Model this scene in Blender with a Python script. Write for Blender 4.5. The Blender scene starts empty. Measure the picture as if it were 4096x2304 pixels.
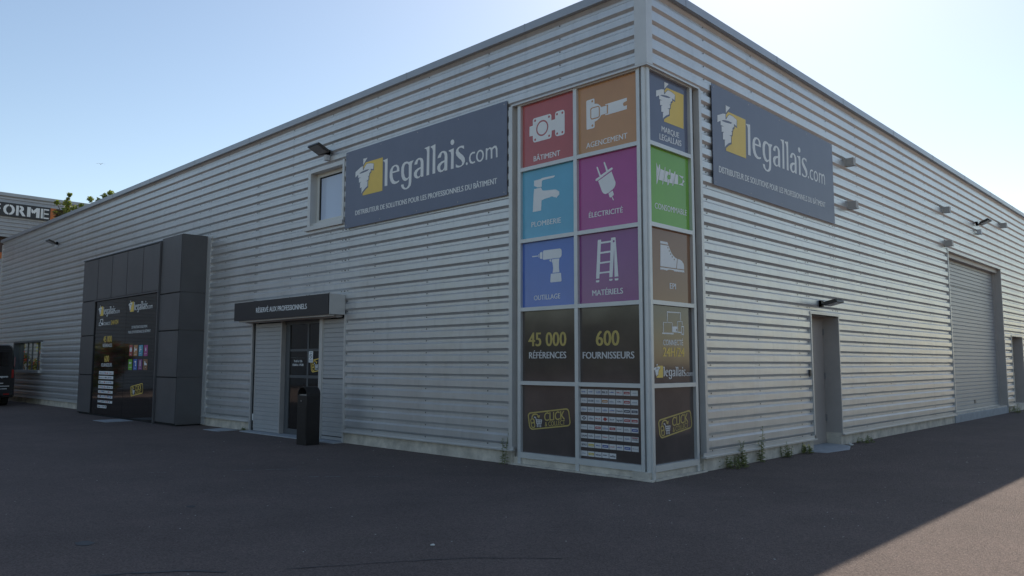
import bpy, bmesh, math, random
from mathutils import Vector, Matrix
from mathutils.geometry import tessellate_polygon
R = math.radians
random.seed(7)
sc = bpy.context.scene
COL = sc.collection

# ------------------------------------------------------------------ camera
cd = bpy.data.cameras.new("camera"); cam = bpy.data.objects.new("camera", cd); COL.objects.link(cam)
cd.sensor_width = 36.0; cd.lens = 27.19
cd.clip_start = 0.05; cd.clip_end = 3000
cam.location = (5.868, -8.763, 1.558)
_yaw, _pitch = R(-43.928), R(5.525)
cam.rotation_euler = (R(90) + _pitch, R(-0.049), -_yaw)
sc.camera = cam

# ------------------------------------------------------------------ sky, sun, exposure
SUN_AZ, SUN_EL = -24.3, 40.6            # degrees clockwise from +Y, above the horizon
w = bpy.data.worlds.new("World"); sc.world = w; w.use_nodes = True
nt = w.node_tree; bg = nt.nodes["Background"]
sky = nt.nodes.new("ShaderNodeTexSky"); sky.sky_type = 'NISHITA'; sky.sun_disc = False
sky.sun_elevation = R(SUN_EL); sky.sun_rotation = R(SUN_AZ)
sky.altitude = 50; sky.air_density = 1.0; sky.dust_density = 0.45; sky.ozone_density = 0.6
tint = nt.nodes.new("ShaderNodeMix"); tint.data_type = 'RGBA'; tint.blend_type = 'MULTIPLY'; tint.inputs[0].default_value = 1
tint.inputs[7].default_value = (1.0, .968, .905, 1)          # the camera's daylight white balance
nt.links.new(sky.outputs[0], tint.inputs[6]); nt.links.new(tint.outputs[2], bg.inputs[0]); bg.inputs[1].default_value = 0.10
sd = bpy.data.lights.new("sun", 'SUN'); sd.energy = 3.5; sd.angle = R(0.5); sd.color = (1.0, 0.90, 0.77)
so = bpy.data.objects.new("sun", sd); COL.objects.link(so)
so.rotation_euler = (R(90 - SUN_EL), 0, R(180 - SUN_AZ))
so.location = (-20, 40, 40)
sc.view_settings.view_transform = 'Standard'; sc.view_settings.look = 'None'
sc.view_settings.gamma = 1; sc.view_settings.exposure = 0.70
sc.render.engine = 'CYCLES'

# ------------------------------------------------------------------ materials
def new_mat(name):
    m = bpy.data.materials.new(name); m.use_nodes = True
    return m, m.node_tree, m.node_tree.nodes["Principled BSDF"]
def mat(name, col, rough=0.5, metal=0.0, var=0.08, scale=3.0, bump=0.0, bscale=60.0, spec=0.5, stretch=(1, 1, 1), coat=0.0):
    m, t, b = new_mat(name)
    N = t.nodes; Lk = t.links
    tc = N.new("ShaderNodeTexCoord"); mp = N.new("ShaderNodeMapping"); mp.inputs["Scale"].default_value = stretch
    Lk.new(tc.outputs["Object"], mp.inputs[0])
    nz = N.new("ShaderNodeTexNoise"); nz.inputs["Scale"].default_value = scale; nz.inputs["Detail"].default_value = 6
    nz.inputs["Roughness"].default_value = 0.65
    Lk.new(mp.outputs[0], nz.inputs["Vector"])
    rp = N.new("ShaderNodeValToRGB")
    rp.color_ramp.elements[0].position = 0.28; rp.color_ramp.elements[1].position = 0.72
    c0 = [max(0, c * (1 - var)) for c in col] + [1]; c1 = [min(1, c * (1 + var)) for c in col] + [1]
    rp.color_ramp.elements[0].color = c0; rp.color_ramp.elements[1].color = c1
    Lk.new(nz.outputs["Fac"], rp.inputs[0]); Lk.new(rp.outputs[0], b.inputs["Base Color"])
    b.inputs["Roughness"].default_value = rough; b.inputs["Metallic"].default_value = metal
    b.inputs["Specular IOR Level"].default_value = spec
    if coat: b.inputs["Coat Weight"].default_value = coat; b.inputs["Coat Roughness"].default_value = 0.05
    if bump:
        n2 = N.new("ShaderNodeTexNoise"); n2.inputs["Scale"].default_value = bscale; n2.inputs["Detail"].default_value = 4
        Lk.new(mp.outputs[0], n2.inputs["Vector"])
        bp = N.new("ShaderNodeBump"); bp.inputs["Strength"].default_value = bump; bp.inputs["Distance"].default_value = 0.02
        Lk.new(n2.outputs["Fac"], bp.inputs["Height"]); Lk.new(bp.outputs[0], b.inputs["Normal"])
    return m

def cladding_mat(name, col, rough=0.42, metal=0.45):
    """weathered metallic lacquer: long streaks down the sheet, dirt blotches, faint oil-canning"""
    m, t, b = new_mat(name); N = t.nodes; Lk = t.links
    tc = N.new("ShaderNodeTexCoord")
    def noise(s, st, d=5, r=0.6):
        mp = N.new("ShaderNodeMapping"); mp.inputs["Scale"].default_value = st
        Lk.new(tc.outputs["Object"], mp.inputs[0])
        n = N.new("ShaderNodeTexNoise"); n.inputs["Scale"].default_value = s; n.inputs["Detail"].default_value = d
        n.inputs["Roughness"].default_value = r
        Lk.new(mp.outputs[0], n.inputs["Vector"]); return n.outputs["Fac"]
    a = noise(1.6, (1, 1, .22)); c = noise(.35, (1, 1, 1)); d = noise(9, (1, 1, .12), 3)
    mx = N.new("ShaderNodeMix"); mx.data_type = 'FLOAT'; mx.inputs[0].default_value = .5
    Lk.new(a, mx.inputs[2]); Lk.new(c, mx.inputs[3])
    mx2 = N.new("ShaderNodeMix"); mx2.data_type = 'FLOAT'; mx2.inputs[0].default_value = .25
    Lk.new(mx.outputs[0], mx2.inputs[2]); Lk.new(d, mx2.inputs[3])
    rp = N.new("ShaderNodeValToRGB"); E = rp.color_ramp.elements
    E[0].position = .3; E[1].position = .68
    E[0].color = (col[0]*.86, col[1]*.85, col[2]*.83, 1); E[1].color = (col[0]*1.07, col[1]*1.07, col[2]*1.07, 1)
    Lk.new(mx2.outputs[0], rp.inputs[0])
    dr = N.new("ShaderNodeMapRange"); dr.inputs[1].default_value = .55; dr.inputs[2].default_value = .75; dr.inputs[3].default_value = 1.0; dr.inputs[4].default_value = .88
    Lk.new(noise(5.5, (1, 1, .10), 4, .7), dr.inputs[0])
    sm = N.new("ShaderNodeMapRange"); sm.inputs[1].default_value = .62; sm.inputs[2].default_value = .72; sm.inputs[3].default_value = 1.0; sm.inputs[4].default_value = .89
    Lk.new(noise(1.1, (1, 1, 2.2), 7, .75), sm.inputs[0])
    mm = N.new("ShaderNodeMath"); mm.operation = 'MULTIPLY'; Lk.new(dr.outputs[0], mm.inputs[0]); Lk.new(sm.outputs[0], mm.inputs[1])
    vs = N.new("ShaderNodeVectorMath"); vs.operation = 'SCALE'; Lk.new(rp.outputs[0], vs.inputs[0]); Lk.new(mm.outputs[0], vs.inputs["Scale"]); Lk.new(vs.outputs[0], b.inputs["Base Color"])
    rr = N.new("ShaderNodeMapRange"); rr.inputs[3].default_value = rough - .08; rr.inputs[4].default_value = rough + .12
    Lk.new(a, rr.inputs[0]); Lk.new(rr.outputs[0], b.inputs["Roughness"])
    b.inputs["Metallic"].default_value = metal
    bp = N.new("ShaderNodeBump"); bp.inputs["Strength"].default_value = .16; bp.inputs["Distance"].default_value = .03
    Lk.new(noise(2.4, (.5, .5, 2)), bp.inputs["Height"]); Lk.new(bp.outputs[0], b.inputs["Normal"])
    return m

def asphalt_mat():
    m, t, b = new_mat("asphalt"); N = t.nodes; Lk = t.links
    tc = N.new("ShaderNodeTexCoord")
    def noise(s, d=6, r=.6):
        n = N.new("ShaderNodeTexNoise"); n.inputs["Scale"].default_value = s; n.inputs["Detail"].default_value = d
        n.inputs["Roughness"].default_value = r; Lk.new(tc.outputs["Object"], n.inputs["Vector"]); return n.outputs["Fac"]
    big = noise(.30, 6, .62); mid = noise(1.3, 7, .7); fine = noise(85, 3, .8)
    vo = N.new("ShaderNodeTexVoronoi"); vo.inputs["Scale"].default_value = 75; Lk.new(tc.outputs["Object"], vo.inputs["Vector"])
    rp = N.new("ShaderNodeValToRGB"); E = rp.color_ramp.elements
    E[0].position = .3; E[0].color = (.145, .108, .094, 1); E[1].position = .7; E[1].color = (.235, .176, .153, 1)
    mx = N.new("ShaderNodeMix"); mx.data_type = 'FLOAT'; mx.inputs[0].default_value = .45
    Lk.new(big, mx.inputs[2]); Lk.new(mid, mx.inputs[3]); Lk.new(mx.outputs[0], rp.inputs[0])
    # aggregate: each stone its own grey
    sr = N.new("ShaderNodeSeparateColor"); Lk.new(vo.outputs["Color"], sr.inputs[0])
    mr = N.new("ShaderNodeMapRange"); mr.inputs[3].default_value = .74; mr.inputs[4].default_value = 1.26
    Lk.new(sr.outputs[0], mr.inputs[0])
    fr = N.new("ShaderNodeMapRange"); fr.inputs[1].default_value = .3; fr.inputs[2].default_value = .7; fr.inputs[3].default_value = .7; fr.inputs[4].default_value = 1.3
    Lk.new(fine, fr.inputs[0])
    mu = N.new("ShaderNodeMath"); mu.operation = 'MULTIPLY'; Lk.new(mr.outputs[0], mu.inputs[0]); Lk.new(fr.outputs[0], mu.inputs[1])
    vm = N.new("ShaderNodeVectorMath"); vm.operation = 'SCALE'; Lk.new(rp.outputs[0], vm.inputs[0]); Lk.new(mu.outputs[0], vm.inputs["Scale"])
    Lk.new(vm.outputs[0], b.inputs["Base Color"])
    b.inputs["Roughness"].default_value = .82; b.inputs["Specular IOR Level"].default_value = .35
    h = N.new("ShaderNodeMath"); h.operation = 'ADD'; Lk.new(vo.outputs["Distance"], h.inputs[0]); Lk.new(fine, h.inputs[1])
    bp = N.new("ShaderNodeBump"); bp.inputs["Strength"].default_value = 1.0; bp.inputs["Distance"].default_value = .022
    Lk.new(h.outputs[0], bp.inputs["Height"]); Lk.new(bp.outputs[0], b.inputs["Normal"])
    return m

def glass_mat(name, col, rough=.03, spec=.6):
    return mat(name, col, rough, 0, .15, .8, 0.02, 3.0, spec)

M = {}
M['clad'] = cladding_mat('silver_cladding', (.62, .615, .61), .34, .54)
M['clad_far'] = cladding_mat('grey_cladding', (.42, .42, .44))
M['trim'] = mat('silver_trim', (.60, .585, .56), .4, .35, .06, 2.0)
M['frame'] = mat('anodised_frame', (.64, .64, .62), .42, .3, .05, 4.0)
M['coping'] = mat('coping_metal', (.38, .385, .40), .38, .5, .08, 1.0)
M['concrete'] = mat('concrete', (.62, .56, .47), .9, 0, .34, 3.0, .5, 30)
M['slab'] = mat('pale_concrete', (.36, .37, .38), .85, 0, .15, 5.0, .3, 40)
M['asphalt'] = asphalt_mat()
M['film_dark'] = mat('anthracite_film', (.098, .078, .070), .08, 0, .25, 1.2, .02, 4, .55)
for n_, c_ in dict(batiment=(.48, .115, .11), agencement=(.56, .29, .13), plomberie=(.13, .42, .58), electricite=(.43, .075, .27), outillage=(.085, .17, .52), materiels=(.26, .07, .24), consommable=(.21, .47, .07), epi=(.29, .15, .08), marque=(.15, .165, .23)).items():
    M[n_] = mat('film_' + n_, c_, .11, 0, .07, 1.5, .015, 5, .4, coat=0.0 if n_ in ('consommable', 'epi', 'marque') else .4)
M['sign'] = mat('sign_navy', (.165, .185, .25), .45, 0, .06, 1.5)
M['white'] = mat('white_vinyl', (.84, .84, .82), .5, 0, .04, 3)
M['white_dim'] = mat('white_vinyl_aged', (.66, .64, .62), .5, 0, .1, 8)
M['faint'] = mat('faint_vinyl', (.10, .10, .10), .5, 0, .2, 20)
M['gold'] = mat('gold_vinyl', (.86, .60, .13), .5, 0, .05, 3)
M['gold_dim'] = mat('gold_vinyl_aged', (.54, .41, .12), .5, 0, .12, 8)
M['ink_dark'] = mat('dark_ink', (.05, .05, .07), .6, 0, .1, 9)
M['ink_red'] = mat('red_ink', (.40, .06, .05), .6, 0, .1, 9)
M['ink_blue'] = mat('blue_ink', (.06, .10, .32), .6, 0, .1, 9)
M['ink_grey'] = mat('grey_ink', (.30, .31, .34), .6, 0, .1, 9)
M['ink_yellow'] = mat('yellow_ink', (.60, .45, .05), .6, 0, .1, 9)
M['ink_orange'] = mat('orange_ink', (.50, .22, .05), .6, 0, .1, 9)
M['portal'] = mat('anthracite_panel', (.112, .106, .106), .40, 0, .12, 1.0)
M['seam'] = mat('dark_joint', (.012, .012, .013), .7)
M['glass_dark'] = glass_mat('dark_glass', (.020, .016, .014), .05)
M['glass_win'] = mat('blind_behind_glass', (.50, .58, .72), .08, 0, .06, 30, 0.04, 6, .6, (1, 1, 8))
M['glass_mirror'] = mat('reflecting_glass', (.72, .70, .60), .02, .95, .05, 1, .004, 2.5, 1.0)
M['frame_dark'] = mat('dark_frame', (.11, .115, .12), .45, .2)
M['door_grey'] = mat('door_grey', (.42, .37, .33), .5, .2, .08, 2.0)
M['reveal'] = mat('reveal_grey', (.46, .42, .39), .5, .25, .08, 2.0)
M['reveal_white'] = mat('white_frame_pvc', (.66, .66, .62), .4)
M['shutter'] = mat('shutter_slats', (.40, .40, .40), .45, .25, .06, 1.4)
M['shutter_light'] = mat('side_shutter_slats', (.46, .455, .45), .45, .25, .06, 1.4)
M['black'] = mat('black_fascia', (.030, .027, .030), .35)
M['bin'] = mat('brown_black_steel', (.024, .020, .019), .45, .2, .2, 6)
M['steel'] = mat('steel', (.35, .35, .36), .35, .7)
M['lamp_body'] = mat('lamp_bronze', (.07, .062, .056), .5, .3)
M['lamp_glass'] = mat('lamp_glass', (.19, .18, .17), .15)
M['sensor'] = mat('sensor_plastic', (.55, .56, .58), .5)
M['box'] = mat('box_grey', (.42, .39, .36), .55, .1)
M['box_lip'] = mat('box_lip', (.52, .52, .50), .5, .1)
M['van'] = mat('van_paint', (.014, .012, .013), .3, .1, .1, 1, 0, 1, .5, coat=.4)
M['tyre'] = mat('tyre', (.02, .02, .02), .85)
M['tail'] = mat('tail_light', (.28, .015, .012), .2)
M['lamp_clear'] = mat('lamp_clear', (.6, .6, .62), .15)
M['orange'] = mat('orange_panel', (.55, .16, .04), .5)
M['brown'] = mat('brown_panel', (.07, .045, .04), .6)
M['bark'] = mat('bark', (.10, .075, .05), .9, 0, .3, 8)
M['leaf'] = mat('leaf_green', (.14, .19, .035), .55, 0, .35, 2.5)
M['leaf_sun'] = mat('leaf_sunny', (.26, .28, .05), .5, 0, .3, 2.5)
M['leaf_dark'] = mat('leaf_deep_green', (.055, .085, .022), .55, 0, .35, 2.5)
M['leaf_brown'] = mat('leaf_brown', (.10, .06, .03), .6, 0, .3, 3)
M['leaf_red'] = mat('leaf_red', (.60, .06, .035), .55, 0, .3, 3)
M['weed'] = mat('weed_green', (.26, .27, .15), .6, 0, .3, 20)
M['weed_flower'] = mat('weed_flower', (.55, .45, .06), .6)
M['paper'] = mat('paper', (.62, .60, .54), .8)
M['paint'] = mat('worn_road_paint', (.22, .215, .21), .8, 0, .4, 14)
M['tar'] = mat('tar_seam', (.028, .028, .030), .6, 0, .3, 6)
M['beige'] = mat('beige_render', (.17, .115, .075), .8, 0, .15, .8)
M['bird'] = mat('bird_grey', (.12, .12, .13), .7)
M['roof'] = mat('roof_membrane', (.20, .20, .20), .8)
for k_ in ('leaf', 'leaf_dark', 'weed'):
    b_ = M[k_].node_tree.nodes["Principled BSDF"]
    b_.inputs["Subsurface Weight"].default_value = 0.0
    tr = M[k_].node_tree.nodes.new("ShaderNodeBsdfTranslucent"); ad = M[k_].node_tree.nodes.new("ShaderNodeMixShader")
    ad.inputs[0].default_value = .4; tr.inputs[0].default_value = (.30, .36, .05, 1)
    out = [n for n in M[k_].node_tree.nodes if n.type == 'OUTPUT_MATERIAL'][0]
    M[k_].node_tree.links.new(b_.outputs[0], ad.inputs[1]); M[k_].node_tree.links.new(tr.outputs[0], ad.inputs[2])
    M[k_].node_tree.links.new(ad.outputs[0], out.inputs[0])

# ------------------------------------------------------------------ mesh helpers
def P(k, u, v, o):                       # wall coordinates: u along, v up, o out of the wall
    return (u, -o, v) if k == 'L' else (o, u, v)
class MB:
    def __init__(s): s.v = []; s.f = []; s.m = []; s.mats = []
    def mi(s, m):
        if m not in s.mats: s.mats.append(m)
        return s.mats.index(m)
    def face(s, pts, m):
        b = len(s.v); s.v += [tuple(p) for p in pts]; s.f.append(tuple(range(b, b + len(pts)))); s.m.append(s.mi(m))
    def box(s, x0, x1, y0, y1, z0, z1, m):
        x0, x1 = sorted((x0, x1)); y0, y1 = sorted((y0, y1)); z0, z1 = sorted((z0, z1))
        p = [(x, y, z) for z in (z0, z1) for y in (y0, y1) for x in (x0, x1)]
        b = len(s.v); s.v += p; k = s.mi(m)
        for f in ((0, 2, 3, 1), (4, 5, 7, 6), (0, 1, 5, 4), (2, 6, 7, 3), (0, 4, 6, 2), (1, 3, 7, 5)):
            s.f.append(tuple(b + i for i in f)); s.m.append(k)
    def wbox(s, k, u0, u1, v0, v1, o0, o1, m):
        a = P(k, u0, v0, o0); c = P(k, u1, v1, o1); s.box(a[0], c[0], a[1], c[1], a[2], c[2], m)
    def quad(s, k, u0, u1, v0, v1, o, m):
        s.face([P(k, u0, v0, o), P(k, u1, v0, o), P(k, u1, v1, o), P(k, u0, v1, o)], m)
    def shape(s, k, polys, o, m, X=None):
        def tf(p): return p if X is None else (X[0]*p[0] + X[1]*p[1] + X[2], X[3]*p[0] + X[4]*p[1] + X[5])
        pl = [[Vector((*tf(p), 0)) for p in q] for q in polys]
        flat = [p for q in pl for p in q]; b = len(s.v); kk = s.mi(m)
        s.v += [P(k, p.x, p.y, o) for p in flat]
        for t in tessellate_polygon(pl):
            s.f.append(tuple(b + i for i in t)); s.m.append(kk)
    def tube(s, pts, rad, m, n=8, cap=True):
        rad = rad if isinstance(rad, (list, tuple)) else [rad] * len(pts); rings = []; kk = s.mi(m)
        for i, p in enumerate(pts):
            p = Vector(p); d = (Vector(pts[min(i + 1, len(pts) - 1)]) - Vector(pts[max(i - 1, 0)])).normalized()
            a = d.cross(Vector((0, 0, 1)) if abs(d.z) < .9 else Vector((1, 0, 0))).normalized(); c = d.cross(a)
            b = len(s.v)
            for j in range(n):
                t = 2 * math.pi * j / n; s.v.append(tuple(p + (a * math.cos(t) + c * math.sin(t)) * rad[i]))
            rings.append(b)
        for a, b in zip(rings, rings[1:]):
            for j in range(n):
                s.f.append((a + j, a + (j + 1) % n, b + (j + 1) % n, b + j)); s.m.append(kk)
        if cap:
            for b in (rings[0], rings[-1]): s.f.append(tuple(b + j for j in range(n))); s.m.append(kk)
    def build(s, name, parent=None, bevel=0, smooth=False, M4=None):
        me = bpy.data.meshes.new(name); me.from_pydata(s.v, [], s.f)
        for m in s.mats: me.materials.append(M[m])
        me.polygons.foreach_set("material_index", s.m)
        if M4 is not None: me.transform(M4)
        if smooth: me.polygons.foreach_set("use_smooth", [True] * len(me.polygons))
        bm = bmesh.new(); bm.from_mesh(me); bmesh.ops.recalc_face_normals(bm, faces=bm.faces)
        if bevel:
            bmesh.ops.remove_doubles(bm, verts=bm.verts, dist=1e-5)
            bmesh.ops.bevel(bm, geom=[e for e in bm.edges if len(e.link_faces) == 2 and e.calc_face_angle(0) > .5], offset=bevel, segments=2, affect='EDGES', profile=.6)
        bm.to_mesh(me); bm.free()
        o = bpy.data.objects.new(name, me); COL.objects.link(o)
        if parent is not None: o.parent = parent
        return o
def empty(name, loc=(0, 0, 0), rz=0):
    o = bpy.data.objects.new(name, None); COL.objects.link(o); o.location = loc; o.rotation_euler = (0, 0, rz); o.empty_display_size = .3
    return o
def tag(o, label=None, cat=None, group=None, kind=None):
    if label: o['label'] = label
    if cat: o['category'] = cat
    if group: o['group'] = group
    if kind: o['kind'] = kind
    return o
def children(o): return [c for c in COL.objects if c.parent == o]
def copy_tree(o, parent=None):
    c = o.copy(); COL.objects.link(c)
    if parent is not None: c.parent = parent
    for ch in children(o): copy_tree(ch, c)
    return c

_cap = [None]
def text_raw(txt, bold):
    cu = bpy.data.curves.new("t", 'FONT'); cu.body = txt; cu.size = 1; cu.offset = 0; cu.resolution_u = 3
    cu.fill_mode = 'FRONT'
    ob = bpy.data.objects.new("t", cu); COL.objects.link(ob)
    dg = bpy.context.evaluated_depsgraph_get(); dg.update()
    me = bpy.data.meshes.new_from_object(ob.evaluated_get(dg))
    vs = [(v.co.x, v.co.y) for v in me.vertices]; fs = [tuple(p.vertices) for p in me.polygons]
    bpy.data.objects.remove(ob); bpy.data.curves.remove(cu); bpy.data.meshes.remove(me)
    return vs, fs
def cap_height():
    if _cap[0] is None: _cap[0] = max(y for x, y in text_raw("H", 0)[0])
    return _cap[0]
def add_text(mb, k, item, o, m, X=None):
    txt, BL, BR, TL, bold = item
    vs, fs = text_raw(txt, bold)
    if not vs: return
    ch = cap_height(); x0 = min(x for x, y in vs); x1 = max(x for x, y in vs)
    wgt = (bold * .8 + .020) * .75                     # heavier strokes: the word laid twice, a stroke's edge apart
    vs0, fs0 = vs, fs; n0 = len(vs)
    vs = [(x - wgt, y) for x, y in vs0] + [(x + wgt, y) for x, y in vs0]; fs = fs0 + [tuple(i + n0 for i in f) for f in fs0]
    x0 -= wgt; x1 += wgt
    b = len(mb.v); kk = mb.mi(m)
    for i_, (x, y) in enumerate(vs):
        a = (x - x0) / (x1 - x0); c = y / ch; oo = o + (.0003 if i_ >= n0 else 0)
        u = BL[0] + (BR[0] - BL[0]) * a + (TL[0] - BL[0]) * c; v = BL[1] + (BR[1] - BL[1]) * a + (TL[1] - BL[1]) * c
        if X is not None: u, v = X[0]*u + X[1]*v + X[2], X[3]*u + X[4]*v + X[5]
        mb.v.append(P(k, u, v, oo))
    for f in fs: mb.f.append(tuple(b + i for i in f)); mb.m.append(kk)
def shapes(name, k, lst, o, m, parent, X=None):
    b = MB()
    for i, q in enumerate(lst): b.shape(k, q, o, m, X)
    return b.build(name, parent)
def texts(name, k, lst, o, m, parent, X=None):
    b = MB()
    for q in lst: add_text(b, k, q, o, m, X)
    return b.build(name, parent)

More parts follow.
